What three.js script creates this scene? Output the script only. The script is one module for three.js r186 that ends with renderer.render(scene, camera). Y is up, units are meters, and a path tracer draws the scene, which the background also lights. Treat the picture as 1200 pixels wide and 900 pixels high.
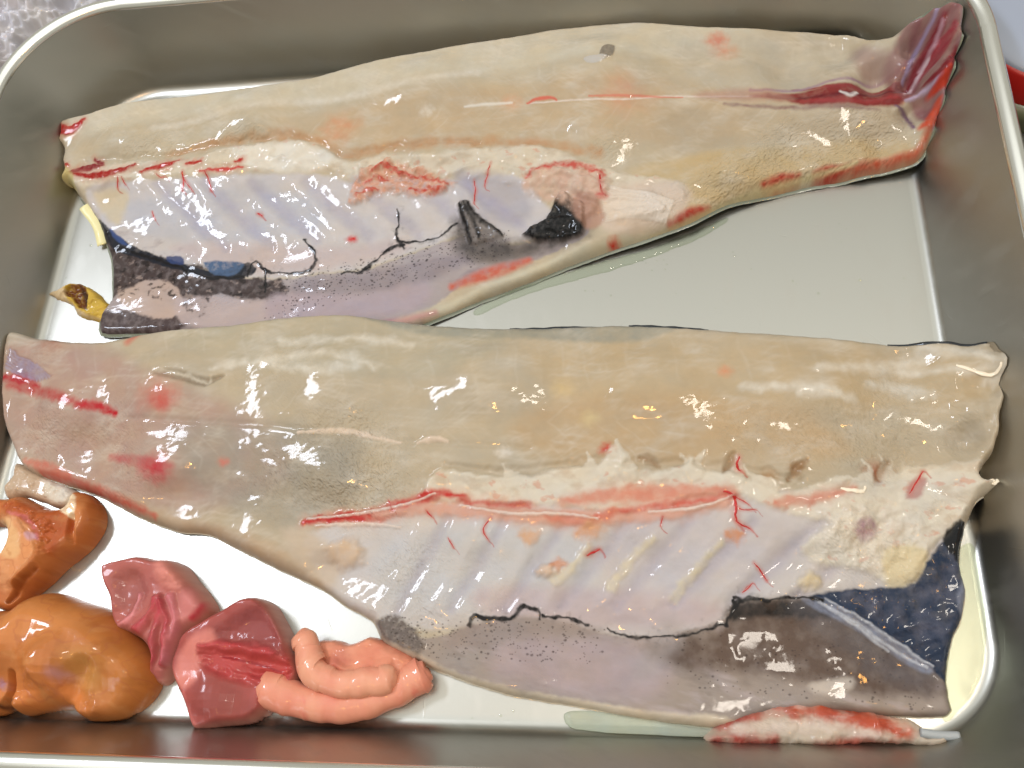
import * as THREE from 'three';
import { RectAreaLightUniformsLib } from 'three/addons/lights/RectAreaLightUniformsLib.js';

// ---------------------------------------------------------------- camera, lamps, exposure
const scene = new THREE.Scene();
const camera = new THREE.PerspectiveCamera(45.02, 4 / 3, 0.02, 20);
camera.position.set(0.0608, 0.400, 0.1665);
camera.up.set(0.02336, 0.39830, -0.91696);
camera.lookAt(0.0608 - 0.13861, 0.400 - 0.90706, 0.1665 - 0.39753);
scene.add(camera);
scene.background = new THREE.Color().setRGB(0.52, 0.51, 0.44);     // the dim walls of the room

RectAreaLightUniformsLib.init();
function ceilingLampOrBounce(color, intensity, w, d, [x, y, z], [tx, ty, tz]) {
  const l = new THREE.RectAreaLight(color, intensity, w, d);
  l.name = 'ceiling_lamp_or_bounce'; l.position.set(x, y, z); l.lookAt(tx, ty, tz); scene.add(l);
}
ceilingLampOrBounce(0xe8f0ff, 58, 0.46, 0.20, [-1.10, 1.55, -0.36], [-0.05, 0, 0]);   // bright white lamp to the left
ceilingLampOrBounce(0xfff4e6, 50, 0.22, 0.13, [0.42, 1.5, 0.02], [0, 0, 0]);           // a smaller one nearly overhead
ceilingLampOrBounce(0xf0f4f2, 1.0, 3.4, 3.4, [0, 2.2, 0], [0, 0, 0.001]);              // no lamp: added soft light standing in for bounce off the pale ceiling
for (const [x, y, z] of [[-0.25, 1.5, 0.75], [0.98, 1.5, 0.12]]) {             // small warm bulbs
  const b = new THREE.PointLight(0xffb45a, x > 0 ? 0.45 : 0.9); b.name = 'bulb'; b.position.set(x, y, z);
  b.castShadow = true; b.shadow.radius = 1.6; scene.add(b);
}
const renderer = new THREE.WebGLRenderer({ antialias: true });
renderer.toneMapping = THREE.LinearToneMapping;
renderer.toneMappingExposure = 0.97;
renderer.shadowMap.enabled = true;

// ---------------------------------------------------------------- helpers; lengths in centimetres, scaled when a mesh is made
const CM = 0.01;
let seed = 7;
const rnd = () => { seed = (seed * 1664525 + 1013904223) >>> 0; return seed / 4294967296; };
const PERM = new Uint8Array(512);
{ const p = [...Array(256).keys()]; for (let i = 255; i > 0; i--) { const j = Math.floor(rnd() * (i + 1)); [p[i], p[j]] = [p[j], p[i]]; } for (let i = 0; i < 512; i++) PERM[i] = p[i & 255]; }
const GX = [...Array(16).keys()].map((k) => Math.cos(k * Math.PI / 8) * 1.5), GY = [...Array(16).keys()].map((k) => Math.sin(k * Math.PI / 8) * 1.5);
function noise(x, y) {                                            // gradient noise, about -1..1
  const xi = Math.floor(x), yi = Math.floor(y), fx = x - xi, fy = y - yi, X = xi & 255, Y = yi & 255;
  const u = fx * fx * fx * (fx * (fx * 6 - 15) + 10), v = fy * fy * fy * (fy * (fy * 6 - 15) + 10);
  const a = PERM[PERM[X] + Y] & 15, b = PERM[PERM[X + 1] + Y] & 15, c = PERM[PERM[X] + Y + 1] & 15, d = PERM[PERM[X + 1] + Y + 1] & 15;
  const p = GX[a] * fx + GY[a] * fy, q = GX[b] * (fx - 1) + GY[b] * fy, r = GX[c] * fx + GY[c] * (fy - 1), s = GX[d] * (fx - 1) + GY[d] * (fy - 1);
  const l = p + (q - p) * u;
  return l + (r + (s - r) * u - l) * v;
}
const fbm = (x, y, n = 4) => { let s = 0, a = 0.55; for (let k = 0; k < n; k++) { s += a * noise(x, y); x = x * 2.03 + 17.1; y = y * 2.03 + 5.7; a *= 0.5; } return s; };
const clamp = (x, a = 0, b = 1) => Math.min(b, Math.max(a, x));
const smooth = (a, b, x) => { const t = clamp((x - a) / (b - a)); return t * t * (3 - 2 * t); };
const mix = (a, b, t) => a + (b - a) * t;
const lin = (hex) => new THREE.Color(hex).toArray();
function curve(pts, n = 4, closed = false) {                      // Catmull-Rom through the points
  const out = [], N = pts.length, at = (i) => closed ? pts[(i + N) % N] : pts[clamp(i, 0, N - 1)];
  for (let i = 0; i < (closed ? N : N - 1); i++) {
    const [p0, p1, p2, p3] = [at(i - 1), at(i), at(i + 1), at(i + 2)];
    for (let k = 0; k < n; k++) {
      const t = k / n, t2 = t * t, t3 = t2 * t;
      out.push(p1.map((_, c) => 0.5 * (2 * p1[c] + (p2[c] - p0[c]) * t + (2 * p0[c] - 5 * p1[c] + 4 * p2[c] - p3[c]) * t2 + (3 * p1[c] - p0[c] - 3 * p2[c] + p3[c]) * t3)));
    }
  }
  if (!closed) out.push(pts[N - 1].slice());
  return out;
}
const names = new Map();
function numbered(name) { const n = names.get(name) ?? 0; names.set(name, n + 1); return n ? `${name}_${String(n).padStart(3, '0')}` : name; }
function tag(o, label, category, group, kind) { Object.assign(o.userData, { label, category }); if (group) o.userData.group = group; if (kind) o.userData.kind = kind; return o; }
function thing(name, label, category, group) { const g = new THREE.Group(); g.name = numbered(name); scene.add(g); return tag(g, label, category, group); }
function part(name, geometry, material, parent, label) {
  const m = new THREE.Mesh(geometry, material); m.name = name; m.castShadow = m.receiveShadow = true; parent.add(m);
  if (label) m.userData.label = label;
  return m;
}
function geo(position, index, normal, uv) {
  const g = new THREE.BufferGeometry();
  g.setAttribute('position', new THREE.BufferAttribute(position instanceof Float32Array ? position : new Float32Array(position), 3));
  if (uv) g.setAttribute('uv', new THREE.BufferAttribute(uv instanceof Float32Array ? uv : new Float32Array(uv), 2));
  g.setIndex(new THREE.BufferAttribute(new Uint32Array(index), 1));
  if (normal) g.setAttribute('normal', new THREE.BufferAttribute(normal, 3)); else g.computeVertexNormals();
  return g;
}
function segments(pts, closed) {                                  // [ax, az, dx, dz, 1/len2, t0, t1]
  const s = [], N = pts.length; let total = 0; const lens = [];
  for (let i = 0; i < (closed ? N : N - 1); i++) { const a = pts[i], b = pts[(i + 1) % N], l = Math.hypot(b[0] - a[0], b[1] - a[1]); lens.push(l); total += l; }
  let run = 0;
  for (let i = 0; i < lens.length; i++) { const a = pts[i], b = pts[(i + 1) % N]; s.push([a[0], a[1], b[0] - a[0], b[1] - a[1], 1 / Math.max(1e-9, lens[i] ** 2), run / total, (run + lens[i]) / total]); run += lens[i]; }
  return s;
}
function near(segs, x, z) {                                       // [distance, t along]
  let best = 1e9, bt = 0;
  for (const s of segs) {
    const px = x - s[0], pz = z - s[1], t = clamp((px * s[2] + pz * s[3]) * s[4]), ex = px - s[2] * t, ez = pz - s[3] * t, d = ex * ex + ez * ez;
    if (d < best) { best = d; bt = s[5] + (s[6] - s[5]) * t; }
  }
  return [Math.sqrt(best), bt];
}
function inside(pts, x, z) {
  let c = false;
  for (let i = 0, j = pts.length - 1; i < pts.length; j = i++) if ((pts[i][1] > z) !== (pts[j][1] > z) && x < (pts[j][0] - pts[i][0]) * (z - pts[i][1]) / (pts[j][1] - pts[i][1]) + pts[i][0]) c = !c;
  return c;
}
function shepard(ctrl, x, z, k) {
  let s = 0, w = 0;
  for (const c of ctrl) { const q = 1 / ((x - c[0]) ** 2 + (z - c[1]) ** 2 + 0.05) ** 1.6; s += q * c[k]; w += q; }
  return s / w;
}

// A soft slab of flesh: an outline in plan, a thickness that varies over it, rounded edges, and fields (colour, relief, wetness) worked at a fine grid.
class Slab {
  constructor({ outline, cell = 0.024, step = 3, thick, base = null, warp = 0.05, warpFreq = 1.2, ground = '#cdb99a', profile = 0.55, seam = 4, mottle = 1, grey = 0, held = true }) {
    this.cell = cell; this.step = step; this.mottle = mottle; this.grey = grey; this.held = held; this.pts = seam > 1 ? curve(outline, seam, true) : outline;
    const xs = this.pts.map((p) => p[0]), zs = this.pts.map((p) => p[1]), mg = 0.4;
    this.x0 = Math.min(...xs) - mg; this.z0 = Math.min(...zs) - mg;
    const q = step * 2;
    this.W = Math.ceil((Math.max(...xs) + mg - this.x0) / cell / q) * q + 1; this.H = Math.ceil((Math.max(...zs) + mg - this.z0) / cell / q) * q + 1;
    const { W, H } = this, N = W * H;
    this.D = new Float32Array(N); this.h = new Float32Array(N); this.b = new Float32Array(N); this.add = new Float32Array(N); this.amp = new Float32Array(N); this.micro = new Float32Array(N);
    this.rgb = new Float32Array(N * 3); this.region = new Uint8Array(N); this.parts = ['body'];
    const segs = segments(this.pts, true), w2 = (W + 1) >> 1, h2 = (H + 1) >> 1, d2 = new Float32Array(w2 * h2);
    for (let j = 0; j < h2; j++) for (let i = 0; i < w2; i++) {
      let x = this.x0 + i * 2 * cell, z = this.z0 + j * 2 * cell;
      x += warp * fbm(x * warpFreq, z * warpFreq, 4); z += warp * fbm(x * warpFreq + 40, z * warpFreq + 9, 4);
      d2[j * w2 + i] = near(segs, x, z)[0] * (inside(this.pts, x, z) ? 1 : -1);
    }
    const cs = 0.3, cw = Math.ceil((W * cell) / cs) + 2, ch = Math.ceil((H * cell) / cs) + 2, T = new Float32Array(cw * ch), Rr = new Float32Array(cw * ch), B = new Float32Array(cw * ch);
    for (let j = 0; j < ch; j++) for (let i = 0; i < cw; i++) {
      const x = this.x0 + i * cs, z = this.z0 + j * cs;
      T[j * cw + i] = shepard(thick, x, z, 2); Rr[j * cw + i] = shepard(thick, x, z, 3); if (base) B[j * cw + i] = Math.max(0, shepard(base, x, z, 2));
    }
    const bil = (F, w, u, v) => { const i = Math.floor(u), j = Math.floor(v), a = u - i, b = v - j, k = j * w + i; return mix(mix(F[k], F[k + 1], a), mix(F[k + w], F[k + w + 1], a), b); };
    const g = lin(ground);
    for (let j = 0; j < H; j++) for (let i = 0; i < W; i++) {
      const k = j * W + i, D = bil(d2, w2, Math.min(i / 2, w2 - 1.001), Math.min(j / 2, h2 - 1.001)), u = i * cell / cs, v = j * cell / cs, s = clamp(D / bil(Rr, cw, u, v));
      this.D[k] = D; this.b[k] = base ? bil(B, cw, u, v) : 0; this.h[k] = bil(T, cw, u, v) * Math.pow(1 - (1 - s) ** 2, profile);
      this.rgb[k * 3] = g[0]; this.rgb[k * 3 + 1] = g[1]; this.rgb[k * 3 + 2] = g[2];
    }
  }
  index(x, z) { return [clamp((x - this.x0) / this.cell, 0, this.W - 2), clamp((z - this.z0) / this.cell, 0, this.H - 2)]; }
  top = (x, z) => {
    const [u, v] = this.index(x, z), i = Math.floor(u), j = Math.floor(v), a = u - i, b = v - j, k = j * this.W + i, f = (n) => this.height(n);
    return mix(mix(f(k), f(k + 1), a), mix(f(k + this.W), f(k + this.W + 1), a), b);
  };
  height(k) { return this.b[k] + Math.max(0.02, this.h[k] + this.add[k] * smooth(0, 0.35, this.D[k])); }
  box(pts, pad) {
    const xs = pts.map((p) => p[0]), zs = pts.map((p) => p[1]), [a, b] = this.index(Math.min(...xs) - pad, Math.min(...zs) - pad), [c, d] = this.index(Math.max(...xs) + pad, Math.max(...zs) + pad);
    const m = { i: Math.floor(a), j: Math.floor(b), w: Math.ceil(c) - Math.floor(a) + 1, h: Math.ceil(d) - Math.floor(b) + 1 };
    m.a = new Float32Array(m.w * m.h); return m;
  }
  work(m, f) { for (let j = 0; j < m.h; j++) for (let i = 0; i < m.w; i++) { const x = this.x0 + (m.i + i) * this.cell, z = this.z0 + (m.j + j) * this.cell; m.a[j * m.w + i] = f(x, z); } return m; }
  each(m, f) { for (let j = 0; j < m.h; j++) for (let i = 0; i < m.w; i++) { const v = m.a[j * m.w + i]; if (v > 0.002) f((m.j + j) * this.W + m.i + i, v); } return this; }
  all(f = () => 1) { const m = { i: 0, j: 0, w: this.W, h: this.H, a: new Float32Array(this.W * this.H) }; return this.work(m, f); }
  area(pts, soft = 0.15, warp = 0.12, freq = 1.5) {                // soft-edged, uneven patch
    const P = curve(pts, 3, true), segs = segments(P, true), m = this.box(P, soft + warp);
    return this.work(m, (x, z) => {
      const u = x + warp * fbm(x * freq + 3, z * freq, 6), v = z + warp * fbm(x * freq + 71, z * freq + 13, 6);
      return smooth(-soft, soft, near(segs, u, v)[0] * (inside(P, u, v) ? 1 : -1));
    });
  }
  line(pts, width, soft = 0.05, warp = 0.03, freq = 3) {           // width: number (tapers to the ends) or function of t
    const P = curve(pts, 4), segs = segments(P), wf = typeof width === 'function' ? width : (t) => width * (0.35 + 0.65 * Math.sin(Math.PI * clamp(t, 0.02, 0.98))), m = this.box(P, (typeof width === 'function' ? 0.8 : width) + soft + warp);
    return this.work(m, (x, z) => {
      const u = x + warp * fbm(x * freq + 3, z * freq, 3), v = z + warp * fbm(x * freq + 71, z * freq + 13, 3), [d, t] = near(segs, u, v), w = wf(t);
      return smooth(w + soft, Math.max(0, w - soft), d);
    });
  }
  spot(x, z, r, soft = r * 0.8, warp = r * 0.5) { return this.area([[x - r, z], [x, z - r * 0.7], [x + r, z], [x, z + r * 0.7]], soft, warp, 1 / r); }
  mul(m, f) { for (let j = 0; j < m.h; j++) for (let i = 0; i < m.w; i++) if (m.a[j * m.w + i] > 0.002) m.a[j * m.w + i] *= f(this.x0 + (m.i + i) * this.cell, this.z0 + (m.j + j) * this.cell); return m; }
  tint(m, hex, k = 1, vary = 0, freq = 2) {
    const c = lin(hex), { rgb, W, cell, x0, z0 } = this;
    return this.each(m, (n, v) => {
      let t = v * k;
      if (vary) t *= clamp(1 + vary * fbm((x0 + (n % W) * cell) * freq + c[0] * 90, (z0 + Math.floor(n / W) * cell) * freq + c[1] * 70, 4), 0, 1.6);
      t = clamp(t);
      for (let q = 0; q < 3; q++) rgb[n * 3 + q] = mix(rgb[n * 3 + q], c[q], t);
    });
  }
  raise(m, h) { return this.each(m, (n, v) => { this.add[n] += v * h; }); }
  wet(m, a) { return this.each(m, (n, v) => { this.amp[n] = mix(this.amp[n], a, v); }); }
  piece(m, name, at = 0.5) { this.parts.push(name); const id = this.parts.length - 1; return this.each(m, (n, v) => { if (v > at) this.region[n] = id; }); }
  assign(m, name, at = 0.5) { let id = this.parts.indexOf(name); if (id < 0) id = this.parts.push(name) - 1; return this.each(m, (n, v) => { if (v > at) this.region[n] = id; }); }
  material(opts) {
    const { W, H, rgb, micro } = this, px = new Uint8Array(W * H * 4), bp = new Float32Array(W * H * 4);
    const enc = (c) => c <= 0.0031308 ? c * 12.92 : 1.055 * Math.pow(c, 1 / 2.4) - 0.055;
    const { x0, z0, cell } = this;
    for (let n = 0; n < W * H; n++) {
      if (this.D[n] > -0.2) {                                      // uneven tissue: light and dark, warm and cool
        const x = x0 + (n % W) * cell, z = z0 + Math.floor(n / W) * cell, m = 1 + this.mottle * (0.06 * fbm(x * 0.9 + 5, z * 1.5, 5) + 0.035 * fbm(x * 3.1, z * 4.2 + 8, 3)), c = this.mottle * 0.06 * fbm(x * 0.5 + 33, z * 0.7, 4);
        const R = rgb[n * 3], Gr = rgb[n * 3 + 1], Bl = rgb[n * 3 + 2], keep = 1 - this.grey * smooth(0.5, 0.85, (Gr + Bl) / (2 * R + 1e-6)) * smooth(1.12, 0.98, Bl / (R + 1e-6)), L = 0.36 * R + 0.44 * Gr + 0.2 * Bl;
        rgb[n * 3] = mix(L, R, keep); rgb[n * 3 + 1] = mix(L, Gr, keep); rgb[n * 3 + 2] = mix(L, Bl, keep);
        rgb[n * 3] *= m * (1 + c); rgb[n * 3 + 1] *= m; rgb[n * 3 + 2] *= m * (1 - 1.6 * c);
      }
      for (let q = 0; q < 3; q++) px[n * 4 + q] = Math.round(255 * enc(clamp(rgb[n * 3 + q])));
      px[n * 4 + 3] = 255; bp[n * 4] = bp[n * 4 + 1] = bp[n * 4 + 2] = clamp(0.5 + micro[n] / 0.2); bp[n * 4 + 3] = 1;
    }
    const map = new THREE.DataTexture(px, W, H), bump = new THREE.DataTexture(bp, W, H, THREE.RGBAFormat, THREE.FloatType);
    map.colorSpace = THREE.SRGBColorSpace;
    for (const t of [map, bump]) { t.magFilter = THREE.LinearFilter; t.needsUpdate = true; }
    return new THREE.MeshPhysicalMaterial({ map, bumpMap: bump, bumpScale: 0.2 * CM, roughness: 0.85, specularIntensity: 0.22, transmission: 0.35, clearcoat: 0.5, clearcoatRoughness: 0.07, ior: 1.36, ...opts });
  }
  // The surface as a mesh per part, or with `under` a thin sheet of its own that reaches `grow` beyond the outline.
  grid(grow, height) {
    const { W, H, step, cell, D } = this, w = (W - 1) / step + 1, h = (H - 1) / step + 1, pos = new Float32Array(w * h * 3), uv = new Float32Array(w * h * 2), ins = new Uint8Array(w * h);
    for (let j = 0; j < h; j++) for (let i = 0; i < w; i++) {
      const n = j * step * W + i * step, k = j * w + i; let d = D[n] + grow, x = this.x0 + i * step * cell, z = this.z0 + j * step * cell, hh;
      ins[k] = d > 0 ? 1 : 0;
      if (d <= 0 && d > -step * cell * 1.6) {                       // bring the first row outside onto the outline
        const c = (a) => D[clamp(a, 0, W * H - 1)], e = 3, gx = (c(n + e) - c(n - e)), gz = (c(n + e * W) - c(n - e * W)), g = Math.hypot(gx, gz) || 1;
        x -= gx / g * d; z -= gz / g * d; hh = height(n, 0, x, z);
      } else hh = height(n, d, x, z);
      if (this.held) {                                              // flesh is pressed against the tray wall, not through it
        const y = Math.max(hh, 0), in_ = y < 0.55 ? 0.55 - Math.sqrt(0.3025 - (0.55 - y) ** 2) : 0, q = Math.min(y, 4.8) / 5, gap = 0.09 + in_, hx = 22.65 + 2.0 * q - gap, hz = 17.62 + 1.3 * q - gap, r = 4.1 + 1.6 * q - gap;
        let u = clamp(x + 2.83, -hx, hx), v = clamp(z + 2.85, -hz, hz); const du = Math.abs(u) - (hx - r), dv = Math.abs(v) - (hz - r), dd = Math.hypot(du, dv);
        if (du > 0 && dv > 0 && dd > r) { u = Math.sign(u) * (hx - r + du / dd * r); v = Math.sign(v) * (hz - r + dv / dd * r); }
        x = u - 2.83; z = v - 2.85;
      }
      pos[k * 3] = x * CM; pos[k * 3 + 1] = hh * CM; pos[k * 3 + 2] = z * CM;
      uv[k * 2] = ((x - this.x0) / cell + 0.5) / W; uv[k * 2 + 1] = ((z - this.z0) / cell + 0.5) / H;
    }
    const cells = [];
    for (let j = 0; j < h - 1; j++) for (let i = 0; i < w - 1; i++) { const k = j * w + i; if (ins[k] + ins[k + 1] + ins[k + w] + ins[k + w + 1] > 0) cells.push(k); }
    return { w, h, pos, uv, cells };
  }
  build(group, material, labels = {}) {
    const { w, pos, uv, cells } = this.grid(0, (n, d) => d > 0 ? this.height(n) : this.b[n] + 0.02), byPart = this.parts.map(() => []), all = [];
    for (const k of cells) {
      const j = Math.floor(k / w), i = k % w, n = (j * this.step + (this.step >> 1)) * this.W + i * this.step + (this.step >> 1), t = [k, k + w, k + 1, k + 1, k + w, k + w + 1];
      byPart[this.region[n]].push(...t); for (const q of t) all.push(q);
    }
    const normal = geo(pos, all).attributes.normal.array;
    byPart.forEach((idx, id) => {
      if (!idx.length) return;
      const seen = new Map(), p = [], nn = [], u = [], ix = [];
      for (const q of idx) { let s = seen.get(q); if (s === undefined) { s = seen.size; seen.set(q, s); p.push(pos[q * 3], pos[q * 3 + 1], pos[q * 3 + 2]); nn.push(normal[q * 3], normal[q * 3 + 1], normal[q * 3 + 2]); u.push(uv[q * 2], uv[q * 2 + 1]); } ix.push(s); }
      const [name, m] = this.parts[id] === 'body' ? [labels.body ?? 'flesh', material] : [this.parts[id], material];
      part(name, geo(p, ix, new Float32Array(nn), u), m, group, labels[this.parts[id] + '_label']);
    });
  }
  under(name, group, material, grow, height, label) {
    const { w, pos, uv, cells } = this.grid(grow, (n, d, x, z) => this.b[n] + height(d, x, z)), ix = [];
    for (const k of cells) ix.push(k, k + w, k + 1, k + 1, k + w, k + w + 1);
    const seen = new Map(), p = [], u = [], out = [];
    for (const q of ix) { let s = seen.get(q); if (s === undefined) { s = seen.size; seen.set(q, s); p.push(pos[q * 3], pos[q * 3 + 1], pos[q * 3 + 2]); u.push(uv[q * 2], uv[q * 2 + 1]); } out.push(s); }
    return part(name, geo(p, out, null, u), material, group, label);
  }
  // relief too fine for the mesh: wavy ridges where the surface is wet and rough, a faint grain elsewhere
  grain(angle = -0.9, base = 0.15, freq = 3.8) {
    const { W, H, cell, x0, z0, amp, micro } = this, ca = Math.cos(angle), sa = Math.sin(angle);
    for (let j = 0; j < H; j++) for (let i = 0; i < W; i++) {
      const n = j * W + i; if (this.D[n] < -0.1) continue;
      const x = x0 + i * cell, z = z0 + j * cell, u = x * ca + z * sa, v = -x * sa + z * ca, a = amp[n];
      let m = base * 0.02 * fbm(x * 2.2, z * 2.2, 3);
      if (a > 0.004) {
        const wq = 0.5 * fbm(x * 1.1 + 9, z * 1.1, 2);
        m += a * 0.05 * (fbm(u * freq * 0.8 + wq * 2, v * freq * 1.6 + wq, 3) + 0.5 * (1 - 2 * Math.abs(noise(u * freq * 1.1 + 31, v * freq * 2.0 + wq * 3))));
      }
      micro[n] += m;
    }
    return this;
  }
}
function tube(pts, radius, sides = 8, flat = 1) {                 // pts [x, y, z] in cm; radius: number or function of t
  const c = new THREE.CatmullRomCurve3(pts.map((p) => new THREE.Vector3(...p).multiplyScalar(CM))), n = Math.max(6, pts.length * 6), fr = c.computeFrenetFrames(n), pos = [], ix = [], uv = [];
  const rf = typeof radius === 'function' ? radius : () => radius, up = new THREE.Vector3(0, 1, 0), t = new THREE.Vector3(), s = new THREE.Vector3(), b = new THREE.Vector3();
  for (let i = 0; i <= n; i++) {
    const p = c.getPoint(i / n), r = rf(i / n) * CM; t.copy(fr.tangents[i]); s.crossVectors(t, up).normalize(); b.crossVectors(s, t);
    for (let k = 0; k <= sides; k++) { const a = k / sides * 2 * Math.PI; pos.push(p.x + (s.x * Math.cos(a) + b.x * Math.sin(a) * flat) * r, p.y + (s.y * Math.cos(a) + b.y * Math.sin(a) * flat) * r, p.z + (s.z * Math.cos(a) + b.z * Math.sin(a) * flat) * r); uv.push(i / n, k / sides); }
  }
  const q = sides + 1;
  for (let i = 0; i < n; i++) for (let k = 0; k < sides; k++) ix.push(i * q + k, i * q + k + 1, (i + 1) * q + k, i * q + k + 1, (i + 1) * q + k + 1, (i + 1) * q + k);
  for (const [row, f] of [[0, 1], [n, -1]]) { const p = c.getPoint(row / n), m = pos.length / 3; pos.push(p.x, p.y, p.z); uv.push(0, 0); for (let k = 0; k < sides; k++) f > 0 ? ix.push(m, row * q + k + 1, row * q + k) : ix.push(m, row * q + k, row * q + k + 1); }
  return geo(pos, ix, null, uv);
}
const wetMat = (hex, o = {}) => new THREE.MeshPhysicalMaterial({ color: hex, roughness: 0.5, specularIntensity: 0.4, clearcoat: 0.5, clearcoatRoughness: 0.1, ...o });
// a thread or vessel that lies on a slab
function lay(slab, name, group, pts, r, material, lift = 0, flat = 0.7, label) {
  const P = curve(pts, 3).map(([x, z]) => { const a = x + 0.04 * noise(x * 6, z * 6), b = z + 0.04 * noise(x * 6 + 50, z * 6); return [a, slab.top(a, b) + r * 0.25 + lift, b]; });
  return part(name, tube(P, (t) => r * (0.35 + 0.65 * Math.sin(Math.PI * clamp(t * 0.85 + 0.12, 0.05, 0.95))) * (1 + 0.3 * noise(t * 9, r * 80)), 7, flat), material, group, label);
}

// ---------------------------------------------------------------- worktop and tray
{
  const N = 512, px = new Uint8Array(N * N * 4);
  for (let i = 0; i < N * N; i++) { const v = 88 + 10 * fbm((i % N) / 9, Math.floor(i / N) / 9, 3) + 9 * (rnd() - 0.5); px.set([v, v * 0.98, v * 0.94, 255], i * 4); }
  const map = new THREE.DataTexture(px, N, N); map.colorSpace = THREE.SRGBColorSpace; map.magFilter = THREE.LinearFilter; map.wrapS = map.wrapT = THREE.RepeatWrapping; map.repeat.set(8, 8); map.needsUpdate = true;
  const top = new THREE.Mesh(new THREE.BoxGeometry(1.6, 0.03, 1.2), new THREE.MeshStandardMaterial({ map, roughness: 0.5 }));
  top.name = 'worktop'; top.position.set(-0.03, -0.0185, -0.02); top.receiveShadow = true; scene.add(top);
  tag(top, 'plain grey worktop under the steel tray', 'worktop', null, 'structure');
}
const tray = thing('steel_tray', 'satin stainless steel tray with rolled rim holding the fish fillets', 'tray');
{
  // fine relief of the pressed sheet and a few scratches
  const N = 1024, bp = new Float32Array(N * N * 4), rg = new Uint8Array(N * N * 4);
  const F = new Float32Array(N * N);
  for (let j = 0; j < N; j++) for (let i = 0; i < N; i++) F[j * N + i] = 0.5 + 0.02 * fbm(i / 4, j / 4, 2);
  for (let s = 0; s < 60; s++) {
    let x = rnd() * N, y = rnd() * N, a = rnd() * 6.28; const L = 8 + rnd() * 60, v = (rnd() - 0.4) * 0.3;
    for (let k = 0; k < L; k++) { const X = Math.floor(x) & 1023, Y = Math.floor(y) & 1023; F[Y * N + X] += v * Math.sin(Math.PI * k / L); F[Y * N + ((X + 1) & 1023)] += v * 0.5 * Math.sin(Math.PI * k / L); x += Math.cos(a); y += Math.sin(a); a += (rnd() - 0.5) * 0.06; }
  }
  for (let i = 0; i < N * N; i++) { bp[i * 4] = bp[i * 4 + 1] = bp[i * 4 + 2] = F[i]; bp[i * 4 + 3] = 1; const r = clamp(0.35 + 0.02 * fbm((i % N) / 6, Math.floor(i / N) / 6, 3) + 0.07 * smooth(0.0, 0.5, fbm((i % N) / 40, Math.floor(i / N) / 90, 4)) + 0.15 * (F[i] - 0.5)) * 255; rg.set([r, r, r, 255], i * 4); }
  const tex = (d, type) => { const t = new THREE.DataTexture(d, N, N, THREE.RGBAFormat, type); t.magFilter = THREE.LinearFilter; t.wrapS = t.wrapT = THREE.RepeatWrapping; t.repeat.set(4, 4); t.needsUpdate = true; return t; };   // 25 cm a tile
  const bump = tex(bp, THREE.FloatType), rough = tex(rg, THREE.UnsignedByteType);
  const steel = new THREE.MeshPhysicalMaterial({ color: new THREE.Color().setRGB(0.42, 0.41, 0.375), metalness: 1, roughness: 1, roughnessMap: rough, bumpMap: bump, bumpScale: 0.00035 });
  const rimSteel = new THREE.MeshPhysicalMaterial({ color: new THREE.Color().setRGB(0.80, 0.79, 0.75), metalness: 1, roughness: 0.22 });
  const cx = -2.83, cz = -2.85, A = 22.65, B = 17.62, R0 = 4.1, Q = 28;       // floor half sides and corner radius
  const ring = (o, ox, oz) => {                                   // rounded rectangle grown by ox, oz
    const r = R0 + o, pts = [], a = A + ox, b = B + oz;
    const side = (x0, z0, x1, z1, n) => { for (let k = 0; k < n; k++) pts.push([mix(x0, x1, k / n), mix(z0, z1, k / n)]); };
    const corner = (x, z, a0) => { for (let k = 0; k < Q; k++) { const t = a0 + k / Q * Math.PI / 2; pts.push([x + r * Math.cos(t), z + r * Math.sin(t)]); } };
    side(a, -b + r, a, b - r, 24); corner(a - r, b - r, 0); side(a - r, b, -a + r, b, 30); corner(-a + r, b - r, Math.PI / 2);
    side(-a, b - r, -a, -b + r, 24); corner(-a + r, -b + r, Math.PI); side(-a + r, -b, a - r, -b, 30); corner(a - r, -b + r, Math.PI * 1.5);
    return pts.map(([x, z]) => [x + cx, z + cz]);
  };
  const sweep = (prof) => {                                       // prof: [out 0..1 of the lean, height, extra out]
    const rows = prof.map(([o, y, e = 0]) => ring(o * 1.7 + e, o * 2.05 + e, o * 1.35 + e).map(([x, z]) => [x, y, z])), n = rows[0].length, pos = [], ix = [], uv = [];
    let run = 0;
    rows.forEach((r, i) => { if (i) run += Math.hypot(prof[i][0] - prof[i - 1][0], prof[i][1] - prof[i - 1][1], (prof[i][2] ?? 0) - (prof[i - 1][2] ?? 0)); r.push(r[0]); let al = 0; r.forEach((p, k) => { if (k) al += Math.hypot(p[0] - r[k - 1][0], p[2] - r[k - 1][2]); pos.push(p[0] * CM, p[1] * CM, p[2] * CM); uv.push(al * CM, run * CM); }); });
    for (let i = 0; i < rows.length - 1; i++) for (let k = 0; k < n; k++) { const a = i * (n + 1) + k, b = a + n + 1; ix.push(a, b, a + 1, a + 1, b, b + 1); }
    return geo(pos, ix, null, uv);
  };
  const inner = [];
  const rc = 0.55;                                                // crease between floor and wall
  for (let k = 0; k <= 8; k++) { const t = k / 8 * 1.25; inner.push([0, rc - rc * Math.cos(t), -rc + rc * Math.sin(t) + 0.0]); }
  for (let k = 1; k <= 8; k++) inner.push([k / 8 * 0.97, mix(inner[8][1], 4.85, k / 8), mix(inner[8][2], 0, k / 8)]);
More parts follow.
